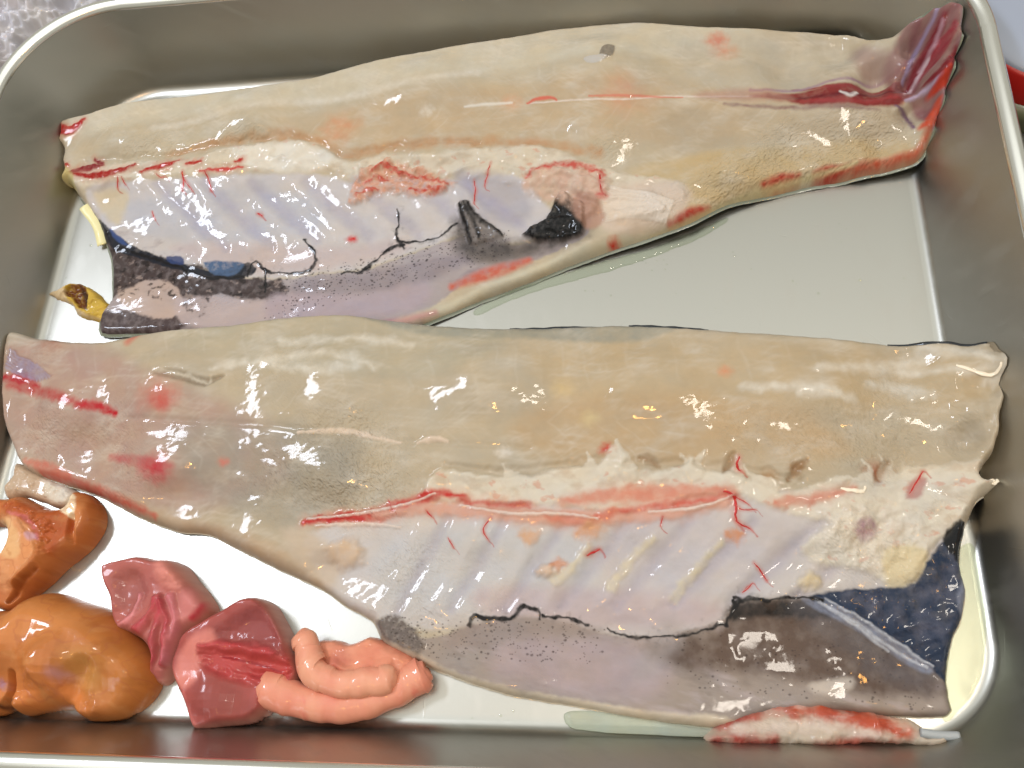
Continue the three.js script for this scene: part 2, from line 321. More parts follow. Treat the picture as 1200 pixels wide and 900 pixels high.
  // floor: a fan of rings from the crease to the middle, very slightly dished
  {
    const edge = ring(-rc, -rc, -rc), pos = [], ix = [], uv = [], M = 12, n = edge.length;
    for (let i = 0; i <= M; i++) for (let k = 0; k <= n; k++) { const p = edge[k % n], f = i / M, x = mix(cx, p[0], f), z = mix(cz, p[1], f); pos.push(x * CM, 0, z * CM); uv.push(x * CM, z * CM); }
    for (let i = 0; i < M; i++) for (let k = 0; k < n; k++) { const a = i * (n + 1) + k, b = a + n + 1; ix.push(a, a + 1, b, a + 1, b + 1, b); }
    part('tray_floor', geo(pos, ix, null, uv), steel, tray);
  }
  part('tray_wall', sweep(inner), steel, tray);
  const rim = [];
  for (let k = 0; k <= 16; k++) { const t = Math.PI * (1.0 - k / 16 * 1.5); rim.push([0.97, 4.87 + 0.36 * Math.sin(t), 0.40 + 0.40 * Math.cos(t)]); }
  part('tray_rim', sweep(rim), rimSteel, tray);
  part('tray_outside', sweep([[0.94, 4.7, 0.10], [0.45, 2.4, 0.1], [0, 0.5, 0.06], [0, 0, -0.2], [0, -0.1, -0.6], [0, -0.1, -8]]), steel, tray);
}
const skinMat = new THREE.MeshPhysicalMaterial({ color: 0x737a6a, roughness: 0.35, clearcoat: 1, clearcoatRoughness: 0.15 });
const paleSkin = new THREE.MeshPhysicalMaterial({ color: 0xa79f8c, roughness: 0.35, clearcoat: 1, clearcoatRoughness: 0.15 });
const bloodMat = wetMat(0xa81612), darkBloodMat = wetMat(0x7a1a22), membraneMat = wetMat(0x141318, { clearcoatRoughness: 0.08 }), fatMat = wetMat(0xe3d7c2), boneMat = wetMat(0xe0d2ba);

// patches of wet glitter: each [centre, radius, strength]
function glitter(S, list) { for (const [x, z, r, a] of list) S.wet(S.spot(x, z, r, r * 0.7, r * 0.5), a * (a > 0.2 ? 1.5 : 1)); }
// faint lines between the muscle segments, slanting across the flesh
function segmentsOf(S, area, [xa, za, xb, zb], slant, gap, hex, k, h) {    // the bands fold back at the seam that runs from a to b
  S.mul(area, (x, z) => { const q = Math.abs(z - mix(za, zb, (x - xa) / (xb - xa))), u = x + slant * (q - 0.5 * Math.max(0, q - 1.6) * 2.4) + 0.45 * fbm(x * 0.4, z * 0.4, 4), f = u / gap - Math.floor(u / gap), e = Math.min(f, 1 - f) * gap; return smooth(0.13, 0.0, e) * clamp(0.2 + 1.2 * fbm(x * 0.6 + 20, z * 0.6, 4)); });
  S.tint(area, hex, k); S.raise(area, h);
}
// pale fibres of connective tissue running along the flesh, and torn unevenness
function fibres(S, area, angle, hex, k, fu = 0.35, fv = 2.6) {
  const ca = Math.cos(angle), sa = Math.sin(angle);
  S.mul(area, (x, z) => { const u = x * ca + z * sa, v = -x * sa + z * ca, w = 0.4 * fbm(x * 0.7, z * 0.7, 3); return smooth(0.5, 1, 1 - Math.abs(noise(u * fu + w, v * fv + w * 2))) * clamp(0.15 + 1.3 * fbm(x * 0.45 + 60, z * 0.8, 4)); });
  S.tint(area, hex, k); S.raise(area, 0.004);
}
function roughen(S, area, amount, freq) {
  const soft = { ...area, a: area.a.slice() };
  S.raise(S.mul(soft, (x, z) => { const w = 0.35 * fbm(x * freq, z * freq, 3); return 0.9 - 1.8 * Math.abs(noise(x * freq * 0.5 + w, z * freq * 0.9 - w)) + 0.25 * fbm(x * freq * 1.5, z * freq * 1.8, 2); }), amount);
}

// ---------------------------------------------------------------- the upper fillet, its tail leaning up in the far right corner
{
  const outline = [[-26.25, -17.2], [-24.23, -17.7], [-22.35, -18.09], [-19.23, -18.38], [-16.28, -18.52], [-12.23, -18.88], [-9.85, -19.45], [-7.14, -19.86], [-1.74, -20.4], [2.38, -20.94], [5.44, -20.97], [8.68, -20.6], [10.98, -20.29], [16.16, -19.87], [17.96, -19.02], [18.69, -18.23], [19.21, -18.3], [19.67, -18.35], [20.26, -18.19], [20.97, -17.97], [21.44, -17.55], [21.33, -16.33], [21.05, -15.35], [20.7, -14.13], [20.26, -12.87], [19.76, -11.99], [18.97, -11.72], [17.24, -11.43], [14.54, -11.1], [12.73, -10.68], [10.47, -10.03], [8.6, -8.99], [6.16, -8.19], [5.23, -7.94], [2.41, -7.01], [0.55, -6.22], [-1.72, -5.35], [-3.94, -4.34], [-6.47, -3.58], [-11.76, -3.57], [-16.85, -4.03], [-20.14, -4.1], [-21.64, -4.2], [-21.87, -5.21], [-21.49, -6.11], [-21.61, -6.88], [-22.02, -8.52], [-22.45, -9.39], [-23.06, -10.6], [-23.72, -11.38], [-24.36, -12.23], [-24.89, -12.86], [-25.25, -13.32], [-25.84, -13.46], [-25.71, -14.01], [-25.95, -14.64], [-25.96, -15.32], [-26.39, -15.83], [-26.23, -16.27]];
  const S = new Slab({
    outline, warp: 0.035, warpFreq: 1.6, ground: '#cabb9f', seam: 3, grey: 0.15,
    thick: [...[[-26.72, -17.41, 1.9, 0.35], [-25.61, -13.79, 1.4, 0.35], [-22.51, -18.29, 2.1, 0.45], [-21.93, -15.56, 2.2, 0.6], [-22, -13.55, 1.6, 0.6], [-22.51, -11.35, 0.9, 0.5], [-21.29, -8.08, 0.45, 0.4], [-20.4, -4.04, 0.35, 0.3], [-14.98, -19.18, 2.1, 0.6], [-14.57, -16.46, 2.5, 0.9], [-14.18, -13.86, 1.7, 0.8], [-13.64, -10.29, 1, 0.6], [-13.1, -6.68, 0.6, 0.4], [-12.62, -3.52, 0.4, 0.35], [-5.26, -20.43, 2, 0.6], [-5.04, -17.43, 2.6, 0.9], [-4.82, -14.3, 2, 0.8], [-5.5, -11.38, 1.2, 0.7], [-5.22, -7.78, 0.75, 0.5], [-4.98, -4.87, 0.5, 0.35], [-3.64, -3.75, 0.3, 0.3], [4.15, -21.03, 1.5, 0.6], [4.14, -17.79, 2.3, 0.9], [4.13, -14.45, 2.1, 0.9], [2.4, -12.44, 1.6, 0.8], [0.72, -9.96, 1.1, 0.6], [0.8, -6.99, 0.6, 0.35], [5.79, -9.66, 1.2, 0.6], [6.57, -7.66, 0.5, 0.4], [10.88, -20.06, 1.4, 0.5], [10.65, -16.11, 1.8, 0.8], [10.42, -11.88, 1.4, 0.7], [10.29, -9.63, 0.6, 0.5], [16.42, -19.23, 1.1, 0.5], [16.06, -15.65, 1.3, 0.7], [15.69, -12.03, 1.1, 0.6], [18.42, -14.92, 1, 0.5], [18.83, -11.8, 0.9, 0.5]], ...[[20.99, -17.91, 4.6], [20.58, -16.05, 3], [21.09, -15.79, 3.8], [19.85, -17.59, 2], [20.22, -13.49, 1.8]].map(([x, z]) => [x, z, 0.5, 0.4])],
    base: [...[[-24.75, -16.65, 0], [-14.05, -13.01, 0], [-4.68, -12.39, 0], [4.13, -11.8, 0], [10.62, -15.56, 0], [14.14, -17.47, 0], [13.61, -11.16, 0], [15.64, -11.52, 0], [16.34, -18.39, 0], [-12.87, -5.2, 0], [-0.04, -7.03, 0]], ...[[18.04, -16.14, 0.1], [18.39, -19.41, 0.2], [18.01, -12.31, 0.1], [19.02, -19.15, 0.9], [19.39, -18.77, 2.2], [19.7, -18.44, 3.4], [20.26, -18.19, 4.3], [20.97, -17.97, 4.7], [21.44, -17.55, 4.7], [21.33, -16.33, 4.3], [21.05, -15.35, 3.6], [20.73, -14.21, 2.6], [20.33, -13.03, 1.6], [19.93, -12.36, 0.8], [19.2, -12.23, 0.3], [19.56, -15.68, 0.5], [19.98, -16.13, 1.5], [20.38, -16.69, 2.9], [20.82, -17.46, 4], [19.42, -14.25, 0.3], [20, -14.24, 0.9], [19.71, -17.33, 1.1], [20.01, -17.84, 2.3], [20.74, -15.6, 2.9]]],
  });
  const T = S.top;
  // broad tones of the loin
  S.tint(S.all((x, z) => 0.5 + 0.6 * fbm(x * 0.28, z * 0.5, 4)), '#b9a688', 0.4);
  S.tint(S.all((x, z) => clamp(0.3 + 0.9 * fbm(x * 0.7 + 9, z * 1.1, 4))), '#cdbfa6', 0.5);
  const topPale = [[-27.75, -18.7], [-23.57, -19.49], [-13.09, -20.33], [-2.59, -21.47], [5.05, -21.55], [12.98, -19.51], [17.83, -18.04], [17.8, -17.13], [11.15, -17.92], [4.22, -18.11], [-2.09, -17.76], [-11.93, -16.93], [-19.3, -16.41], [-24.96, -15.9]];
  S.tint(S.area(topPale, 0.3), '#d8ceb6', 0.6, 0.5, 1);
  S.tint(S.line([[-20.17, -15.85], [-13.27, -16.74], [-6.63, -17.18], [-2.09, -17.76]], 0.18, 0.25, 0.1), '#e6dccb', 0.5, 0.7);
  S.tint(S.area([[-12.75, -15.77], [-2.07, -16.99], [8.52, -16.75], [12.63, -14.63], [8.38, -12.93], [-0.24, -14.02], [-9.37, -13.92]], 0.6), '#c6a883', 0.5, 0.5, 0.8);
  S.tint(S.area([[8.61, -19.1], [15.15, -19.34], [18.22, -16.94], [15.2, -15.93], [9.38, -16.73]], 0.4), '#c4b7a0', 0.7, 0.5, 1.4);
  S.tint(S.area([[7.61, -15.16], [13.45, -14.55], [19.21, -14.48], [18.62, -12.98], [12.54, -12.99], [7.52, -12.29]], 0.4), '#b9a78c', 0.6, 0.4, 1);
  S.tint(S.area([[4.97, -11.57], [10.85, -12.47], [18.25, -12.88], [18.95, -11.9], [14.11, -11.3], [8.25, -9.22], [5.76, -8.47]], 0.3), '#c9ae7c', 0.6, 0.4, 1.2);
  segmentsOf(S, S.area([[-27.39, -18.35], [-10.53, -20.47], [4.19, -19.86], [17.2, -18.77], [18.14, -15.65], [12.57, -13.66], [4.16, -13.47], [-4.68, -13.89], [-14.19, -14.52], [-24.7, -14.06]], 0.3), [-24, -16.5, 17, -15.2], 0.8, 0.8, '#e6dccb', 0.2, 0.01);
  fibres(S, S.all(), -0.14, '#e9dfcf', 0.3); fibres(S, S.all(), 0.5, '#eadfcd', 0.16, 0.5, 4.5); fibres(S, S.all(), 0.42, '#a8957a', 0.1, 0.4, 4); fibres(S, S.all(), 0.9, '#e6dccc', 0.2, 0.9, 1.6);
  S.raise(S.all((x, z) => fbm(x * 0.9 + 4, z * 1.3, 3)), 0.04);
  // pink and red bruises
  for (const [p, r, c, k] of [[[[10.36, -19.22]], 0.5, '#d8785e', 0.75], [[[10.76, -18.52]], 0.6, '#d99478', 0.5], [[[-9.45, -15.17]], 0.9, '#d9946c', 0.6], [[[5.48, -15.77]], 1.2, '#d79c80', 0.5], [[[-0.26, -15.95]], 0.5, '#d9946c', 0.4]]) S.tint(S.spot(p[0][0], p[0][1], r), c, k, 0.8);
  const seam = [[0.64, -15.86], [2.43, -15.74], [4.18, -15.62], [5.91, -15.53], [8.06, -15.86], [10.19, -15.76], [12.69, -15.55], [15.11, -15.27]];
  S.raise(S.line(seam, 0.1, 0.15), -0.06); S.tint(S.line(seam, 0.05, 0.06), '#e9d9cc', 0.8, 0.6); S.tint(S.line([[0.55, -15.85], [1, -16.01], [1.76, -15.99], [2.07, -15.83]], 0.1, 0.06), '#dd6a58', 0.9);
  S.tint(S.line([[3.75, -15.81], [5.91, -15.69], [8.49, -15.8]], 0.06, 0.06), '#dd7c68', 0.7);
  S.tint(S.line([[-2.72, -15.79], [-1.6, -15.91], [-0.26, -15.95]], 0.09, 0.08), '#f1ebe0', 0.7); S.tint(S.spot(...[[-4.76, -15.67]][0], 0.35), '#efe6d8', 0.5, 0.9, 5);
  // dark red muscle of the tail
  const tailRed = S.area([[11.87, -15.67], [15.17, -15.72], [18.89, -15.87], [19.89, -15.71], [19.26, -14.83], [18.28, -14.43], [15.06, -14.57], [13.5, -15.19]], 0.16, 0.1);
  S.tint(tailRed, '#8a3432', 0.97, 0.35, 1.5).assign(tailRed, 'red_muscle', 0.55);
  for (const [p, w, c] of [[[[12.7, -15.59], [15.88, -15.08], [18.81, -15.44]], 0.1, '#6c1f26'], [[[14.01, -15.98], [16.77, -15.56], [19.35, -15.98]], 0.08, '#963c3e'], [[[14.3, -15.06], [16.66, -14.67], [18.96, -15.02]], 0.1, '#a03c3c'], [[[11.88, -15.93], [15.21, -15.99], [18.61, -16.42]], 0.08, '#a98a98'], [[[10.58, -15.22], [14.27, -14.64], [17.86, -14.23]], 0.1, '#9b7f74'], [[[16.1, -15.21], [16.52, -15], [16.9, -15.25]], 0.025, '#e6dcd6']]) S.tint(S.line(p, w, 0.14, 0.12, 1.5), c, 0.85, 0.6, 2);  // red streaks of the muscle; the purple-grey one is a painted sheen
  S.tint(S.line([[21.32, -17.34], [21.34, -16.42], [20.93, -15.21], [20.61, -14.11], [20.24, -12.99]], 0.12, 0.1, 0.06), '#c2bccb', 0.85, 0.5, 4);
  S.tint(S.area([[9.35, -16.04], [12.73, -15.99], [13.91, -15.14], [9.76, -15.61]], 0.25), '#b98a7a', 0.6);
  const tailPurple = S.area([[18.44, -16.61], [18.92, -17.66], [20.06, -19.12], [20.82, -18.93], [21.35, -17.75], [21.29, -15.88], [20.76, -14.27], [20.14, -12.95], [19.54, -14.49], [18.96, -15.09]], 0.2, 0.1);
  S.tint(tailPurple, '#8f5f62', 0.9, 0.4, 1).assign(tailPurple, 'red_muscle', 0.5);
  S.tint(S.area([[17.16, -18.3], [18.72, -17.34], [19.57, -18.82], [19.59, -18.08], [19.09, -16.5], [17.38, -16.39]], 0.35), '#a98c84', 0.75);
  for (const [p, w, c] of [
    [[[19.44, -15.64], [19.86, -16.18], [20.23, -16.69], [20.71, -17.55]], 0.32, '#7e1f2c'], [[[19.96, -15.96], [20.55, -16.35], [21.05, -16.92]], 0.34, '#9a3a44'], [[[20.07, -15.27], [20.63, -15.11], [21.08, -15.85]], 0.3, '#84242c'],
    [[[19.25, -16.04], [19.87, -17.24], [20.28, -17.72], [20.59, -18.19]], 0.1, '#a392b4'], [[[19.99, -16.26], [20.42, -16.75], [20.65, -17.42]], 0.08, '#b48a98'], [[[19.26, -14.83], [20.15, -14.93], [20.67, -14.85]], 0.09, '#b9a4c0'], [[[20.2, -14.67], [20.6, -14.78], [20.81, -15.08]], 0.26, '#c2402c'], [[[19.67, -13.14], [20.16, -13.35], [20.46, -14.09]], 0.3, '#cf5236'],
    [[[18.73, -14.49], [19.28, -14.1], [19.4, -13.27]], 0.16, '#7d6072'], [[[19.19, -15.16], [19.87, -15.96], [20.18, -16.35]], 0.06, '#d5b9c4']]) { const m = S.line(p, w, 0.12, 0.08); S.tint(m, c, 0.9, 0.4, 3); S.raise(m, 0.05); }
  S.raise(S.line([[18.81, -15.44], [19.84, -16.25], [20.38, -16.94], [20.83, -17.57]], 0.25, 0.3), -0.2);
  S.raise(S.line([[18.72, -14.28], [19.91, -14.93], [20.81, -14.88]], 0.15, 0.2), 0.16);
  S.tint(S.line([[15.35, -11.43], [17.35, -11.62], [18.94, -11.93], [19.7, -12.24], [20.14, -13.31]], 0.2, 0.22), '#c25a40', 0.8, 0.6, 2);
  for (const p of [[[12.24, -10.79], [13.29, -11.06], [13.91, -11.21]], [[7.63, -8.82], [8.58, -9.2], [9.52, -9.58]], [[14.75, -11.27], [15.95, -11.49]]]) { const m = S.line(p, 0.3, 0.2); S.tint(m, '#b8392a', 0.85, 0.6, 3); }
  S.tint(S.line([[5.54, -8.01], [8.25, -8.84], [10.79, -10.14], [13.72, -11.06], [16.67, -11.72]], 0.12, 0.1), '#d9cb9c', 0.8);
  // white seam of fat along the ribs
  S.tint(S.line([[-19.01, -14.26], [-15.12, -14.78], [-12.26, -14.93], [-10.09, -14.22], [-8.87, -13.54], [-7.01, -13.75], [-2.89, -13.8], [1.54, -13.48], [4.14, -12.65]], 0.25, 0.35, 0.3, 1.2), '#c08a5c', 0.55, 0.8, 1.5);  // orange shadow painted between the fat and the loin
  const fat = S.area([[-24.82, -13.51], [-22.99, -13.8], [-20.97, -13.9], [-17.95, -13.77], [-15.34, -14.42], [-12.72, -14.58], [-10.71, -14.36], [-9.08, -13.16], [-7, -13.38], [-4.66, -13.11], [-2.66, -13.34], [-0.23, -13.44], [1.97, -13.08], [3.71, -12.15], [5.61, -11.56], [8.31, -10.8], [7.85, -9.43], [4.94, -8.8], [4.11, -9.94], [1.54, -11.04], [-1.97, -11.66], [-3.78, -12.11], [-6.08, -12.3], [-8.33, -12.05], [-10.23, -12.76], [-13.03, -12.86], [-15.39, -12.77], [-18.86, -12.94], [-21.31, -12.88], [-23.89, -12.55]], 0.16, 0.16);
  S.tint(fat, '#e2d5bf', 0.9, 0.4, 1.5).assign(fat, 'fat_band'); S.raise(fat, 0.05); roughen(S, fat, 0.15, 1.2); S.tint(S.mul({ ...fat, a: fat.a.slice() }, (x, z) => smooth(0.0, 0.5, fbm(x * 0.9 + 11, z * 1.6, 5))), '#cdb79c', 0.6); S.tint(S.mul({ ...fat, a: fat.a.slice() }, (x, z) => smooth(0.25, 0.5, fbm(x * 1.4 + 71, z * 2, 4))), '#d9a08a', 0.6);
  S.tint(S.area([[-15.51, -14.2], [-12.7, -14.45], [-10.02, -13.75], [-10.44, -12.82], [-13.92, -12.9]], 0.2), '#efe8db', 0.7); S.tint(S.area([[4.12, -10.62], [7.07, -11.03], [8.7, -10.35], [7.84, -9.03], [5.34, -8.29], [4.1, -8.88]], 0.3), '#dcc7b4', 0.9);
  for (let i = 0; i < 26; i++) { const p = [[4.13, -10.99], [7.86, -9.84], [4.31, -8.86], [7.42, -8.8]], s = i / 26, a = [mix(p[0][0], p[2][0], s) + 0.3 * rnd(), mix(p[0][1], p[2][1], s)], b = [mix(p[1][0], p[3][0], s), mix(p[1][1], p[3][1], s)], m = S.line([a, [(a[0] + b[0]) / 2, (a[1] + b[1]) / 2 - 0.1], b], 0.035, 0.04, 0.04); S.raise(m, 0.05); S.tint(m, '#efe2d4', 0.6); }
  S.raise(S.line([[-24.16, -14.24], [-19.01, -14.26], [-15.58, -14.6], [-12.26, -14.93], [-9.34, -13.57], [-6.53, -13.78], [-2.01, -13.82]], 0.1, 0.2, 0.3, 1.2), -0.1);
  // ribs under their clear skin
  const ribs = S.area([[-23.87, -12.53], [-21.29, -12.76], [-17.84, -12.76], [-13.95, -12.68], [-10.69, -12.59], [-8.31, -11.86], [-6.08, -12.12], [-3.77, -11.79], [-0.2, -11.84], [0.88, -10.91], [1.54, -10.13], [2.2, -9.03], [1.55, -8.53], [-0.6, -8.2], [-2.34, -8.72], [-3.66, -8.5], [-5.82, -7.72], [-7.96, -7.01], [-10.24, -6.98], [-12.57, -6.87], [-14.89, -7.13], [-17.51, -7.68], [-20.22, -8.59], [-21.79, -9.52], [-22.88, -10.66]], 0.15, 0.12);
  S.tint(ribs, '#d0c9ca', 0.95, 0.25, 0.8).assign(ribs, 'rib_lining');
  S.tint(S.area([[-23.41, -12.42], [-21.31, -12.23], [-21.62, -10.45], [-22.46, -10.88]], 0.2), '#d9c8a6', 0.8);
  S.tint(S.area([[-21.3, -11.55], [-16.78, -11.87], [-12.56, -11.76], [-9.11, -10.22], [-12.27, -9], [-17.43, -8.99], [-20.6, -10.03]], 0.4), '#c2c2cb', 0.7, 0.6, 0.9); S.tint(S.area([[-2.85, -12.18], [0.23, -11.38], [0.69, -9.45], [-1.47, -9.13], [-2.6, -10.36]], 0.4), '#b0aab4', 0.7);
  S.tint(S.area([[-18.43, -8.86], [-13.64, -8.81], [-8.97, -8.3], [-5.89, -8.71], [-5.83, -7.93], [-9.79, -7.13], [-14.92, -7.42]], 0.35), '#cdb7b4', 0.7);
  for (let i = 0; i < 7; i++) {                                  // each rib shows as a low slanting ridge
    const x = 150 + i * 0, p = [[-20.55, -12.74], [-3.77, -12.05], [-16.38, -8.54], [-0.6, -8.94]], s = i / 6 + 0.04 * noise(i * 3.3, 1), a = [mix(p[0][0], p[1][0], s), mix(p[0][1], p[1][1], s)], b = [mix(p[2][0], p[3][0], s), mix(p[2][1], p[3][1], s)];
    const m = S.mul(S.line([a, [(a[0] + b[0]) / 2 + 0.1, (a[1] + b[1]) / 2], b], (t) => 0.12 + 0.2 * t, 0.3, 0.25, 0.7), (x, z) => clamp(0.6 + 0.9 * fbm(x * 0.7, z * 0.7 + i, 3))); S.raise(m, 0.1); S.tint(m, '#dcd2d0', 0.4, 0.6, 2);
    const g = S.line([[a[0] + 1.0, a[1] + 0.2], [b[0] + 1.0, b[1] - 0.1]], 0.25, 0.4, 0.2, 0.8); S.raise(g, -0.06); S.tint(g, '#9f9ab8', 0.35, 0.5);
  }
  // lining of the belly: dark brown, torn, fading to speckled lilac
  const belly = S.area([[-23.39, -11.17], [-21.79, -9.52], [-20.22, -8.59], [-17.51, -7.68], [-14.87, -7.03], [-12.55, -6.77], [-10.24, -6.88], [-7.96, -6.92], [-5.81, -7.62], [-3.65, -8.4], [-2.34, -8.68], [-1.47, -8.81], [-0.6, -8.07], [1.55, -8.49], [2.41, -10.04], [3.44, -10.32], [3.68, -8.44], [1.97, -7.65], [-0.15, -6.98], [-2.69, -5.99], [-4.33, -4.63], [-5.22, -3.9], [-11.41, -3.5], [-22.05, -3.78], [-22.28, -6.84], [-22.38, -8.98]], 0.07, 0.12, 2);
  S.tint(belly, '#b3a6a8', 0.97).assign(belly, 'belly_lining');
  S.tint(S.mul(S.area([[-22.86, -10.72], [-13.48, -6.81], [-7.95, -6.83], [-1.89, -8.46], [3.68, -8.54], [-1.81, -5.71], [-5.22, -3.9], [-21.6, -3.87]], 0.1), (x, z) => clamp(-0.1 + 1.5 * fbm(x * 0.7, z * 2.2 + x * 0.5, 5))), '#8f7f86', 0.7);
  const dark = S.area([[-23.31, -10.97], [-21.55, -9.39], [-19.43, -8.5], [-16.77, -7.63], [-14.19, -6.98], [-12.07, -6.65], [-11.75, -5.89], [-13.75, -5.62], [-15.63, -6.01], [-16.13, -4.72], [-18.47, -5.93], [-20.45, -6.27], [-21.87, -6.31], [-22.28, -8.97]], 0.12, 0.3, 1.6);
  S.tint(dark, '#4e4140', 0.95, 0.5, 2.2);
  S.tint(S.area([[-22.02, -5.29], [-19.82, -5.24], [-17.81, -4.82], [-15.98, -5.29], [-17.34, -4.07], [-20.18, -3.84], [-21.71, -3.97]], 0.1, 0.2, 2), '#57494a', 0.9, 0.5, 3);
  S.tint(S.area([[-21.03, -6.29], [-19.4, -7.07], [-17.84, -6.59], [-17.16, -5.34], [-18.28, -4.72], [-20.33, -5.45]], 0.1, 0.22, 1.6), '#cbb3a8', 0.9); S.tint(S.area([[-17.72, -5.86], [-15.16, -5.86], [-12.85, -5.6], [-12.31, -4.67], [-15.42, -4.03], [-17.28, -4.63]], 0.15, 0.25), '#c6b3b3', 0.85);
  S.tint(S.area([[-11.37, -6.6], [-7.07, -6.89], [-3.61, -7.62], [-1.87, -7.55], [-4.42, -6.26], [-7.86, -5.65], [-11.03, -5.61]], 0.25), '#978a92', 0.7, 0.5, 1.4);
  S.tint(S.area([[-12.43, -5.92], [-7.86, -5.65], [-4.42, -6.26], [-5.17, -4.63], [-11.81, -4.27]], 0.3), '#bba7b0', 0.8);
  S.tint(S.area([[-2.77, -8.73], [-0.6, -7.99], [1.12, -8.36], [0.68, -7.54], [-1.86, -7.09]], 0.25), '#8c8078', 0.8, 0.4, 2);
  S.tint(S.area([[-2.82, -9.94], [-0.17, -8.2], [1.56, -9.07], [2.41, -10.26], [3.69, -9.95], [3.68, -8.3], [1.54, -7.66], [-1.86, -7.32], [-3.2, -8.32]], 0.45, 0.2), '#564f4e', 0.8, 0.5, 2);
  S.tint(S.mul({ ...dark, a: dark.a.slice() }, (x, z) => smooth(0.05, 0.4, fbm(x * 1.8 + 8, z * 2.4, 5))), '#2b2322', 0.85); S.tint(S.mul({ ...dark, a: dark.a.slice() }, (x, z) => smooth(0.2, 0.45, fbm(x * 1.5 + 48, z * 2.0, 5))), '#a8948c', 0.7);
  const blackFold = S.area([[0.35, -8.59], [1.56, -9.24], [2.06, -10.34], [2.58, -10.47], [2.92, -9.99], [3.35, -9.97], [3.43, -8.65], [3.09, -8.23], [1.54, -8.17]], 0.08, 0.1, 2); S.tint(blackFold, '#121214', 0.95, 0.25, 5); S.wet(blackFold, 0.15); roughen(S, blackFold, 0.14, 1.6); S.raise(blackFold, 0.22); S.piece(blackFold, 'dark_membrane');
  const wedge = S.area([[-3, -10.4], [-2.46, -10.5], [-2.1, -9.85], [-0.6, -8.58], [-1.37, -8.35], [-2.23, -8.2], [-2.58, -9.23]], 0.08, 0.08, 2); S.tint(wedge, '#857c78', 0.85, 0.6, 4); for (const p of [[[-2.82, -10.28], [-2.54, -9.27], [-2.24, -8.3]], [[-2.46, -10.42], [-1.92, -9.57], [-0.68, -8.59]], [[-2.64, -10.36], [-2.09, -9.32], [-1.81, -8.46]]]) S.tint(S.line(p, 0.12, 0.12, 0.12), '#1d1b1c', 0.9, 0.5, 3); S.tint(S.spot(...[[-2.55, -10.08]][0], 0.3), '#1d1b1c', 0.8, 0.5, 3); roughen(S, wedge, 0.1, 2.5); S.raise(wedge, 0.15); S.piece(wedge, 'dark_membrane');
  const blue = S.area([[-23.39, -11.17], [-22.53, -10.51], [-21.47, -9.61], [-19.44, -8.6], [-18.06, -8.03], [-15.81, -7.32], [-14.06, -7.8], [-13.54, -7.3], [-14.85, -6.84], [-17.46, -7.38], [-20.45, -8.51], [-22.03, -9.18], [-23.11, -10.39]], 0.06, 0.1, 2); S.tint(blue, '#20242f', 0.95, 0.3, 2).piece(blue, 'dark_membrane');
  S.tint(S.area([[-22.16, -10.16], [-21.47, -9.7], [-21.07, -9.25], [-21.65, -9.44]], 0.06), '#3c558e', 0.9); S.tint(S.area([[-16.42, -7.81], [-15.19, -7.88], [-14.27, -7.71], [-14.66, -7.13], [-15.7, -7.13]], 0.08, 0.1), '#51698c', 0.9, 0.6, 4); S.tint(S.area([[-18.57, -8.39], [-17.73, -8.19], [-17.52, -7.78], [-18.3, -7.96]], 0.06), '#3a4a78', 0.9);
  for (let i = 0; i < 620; i++) {                                 // dark speckles of the lining
    const p = [[-12.39, -5.58], [-0.6, -8.2]], s = rnd(), x = mix(p[0][0], p[1][0], s) + (rnd() - 0.5) * 1.4, z = mix(p[0][1], p[1][1], s) + (rnd() - 0.5) * (2.2 - s * 0.8), r = 0.02 + rnd() * rnd() * 0.05; S.tint(S.spot(x, z, r, r * 0.7, 0.01), '#2c2026', 0.85);
  }
  const edge = S.area([[-4.33, -4.77], [-1.82, -5.8], [0.7, -6.81], [3.67, -7.86], [6.58, -8.42], [5.74, -7.87], [2.39, -7.02], [-1.76, -5.37], [-4.17, -4.23], [-6.93, -3.48], [-6.41, -3.96]], 0.15); S.tint(edge, '#d4caae', 0.9, 0.3, 1).assign(edge, 'belly_edge');
  S.tint(S.line([[-3.12, -5.97], [-1.84, -6.4], [-0.15, -6.98], [0.69, -7.3]], 0.34, 0.2), '#cf6a55', 0.85, 0.7, 2); S.tint(S.line([[-7.27, -3.98], [-5.56, -4.12], [-3.92, -4.62]], 0.2, 0.2), '#c9808a', 0.6);
  S.tint(S.spot(...[[4.91, -7.91]][0], 0.28), '#cf2d1e', 0.9, 0.5, 4); S.tint(S.spot(...[[-8.44, -8.72]][0], 0.26), '#d3201c', 0.95, 0.4, 5);
  // clots and swollen tissue
  const clot = S.area([[-8.64, -11.54], [-8.08, -12.52], [-6.96, -12.96], [-5.84, -12.7], [-4.46, -12.26], [-3.4, -11.74], [-3.52, -11.15], [-5.08, -10.98], [-6.92, -11.33], [-7.99, -10.71], [-8.51, -10.86]], 0.2, 0.4, 1.8); S.tint(clot, '#dba389', 0.75, 0.9, 3).piece(clot, 'swollen_tissue'); S.raise(clot, 0.12); roughen(S, clot, 0.16, 2.2);
  for (const p of [[[-7.54, -12.42], [-7.07, -12.71], [-6.38, -12.6], [-6.02, -12.16]], [[-8.02, -11.8], [-7.38, -12.11], [-6.63, -11.87]], [[-6.41, -12.48], [-5.58, -12.16], [-4.65, -11.97], [-3.61, -11.51]], [[-5.51, -11.3], [-4.65, -11.27], [-3.7, -11.25]], [[-8.26, -10.98], [-7.87, -11.42], [-7.32, -11.4]]]) { const m = S.line(p, 0.11, 0.12, 0.25, 2.5); S.tint(m, '#c95443', 0.8, 0.9, 4); S.raise(m, 0.06); }
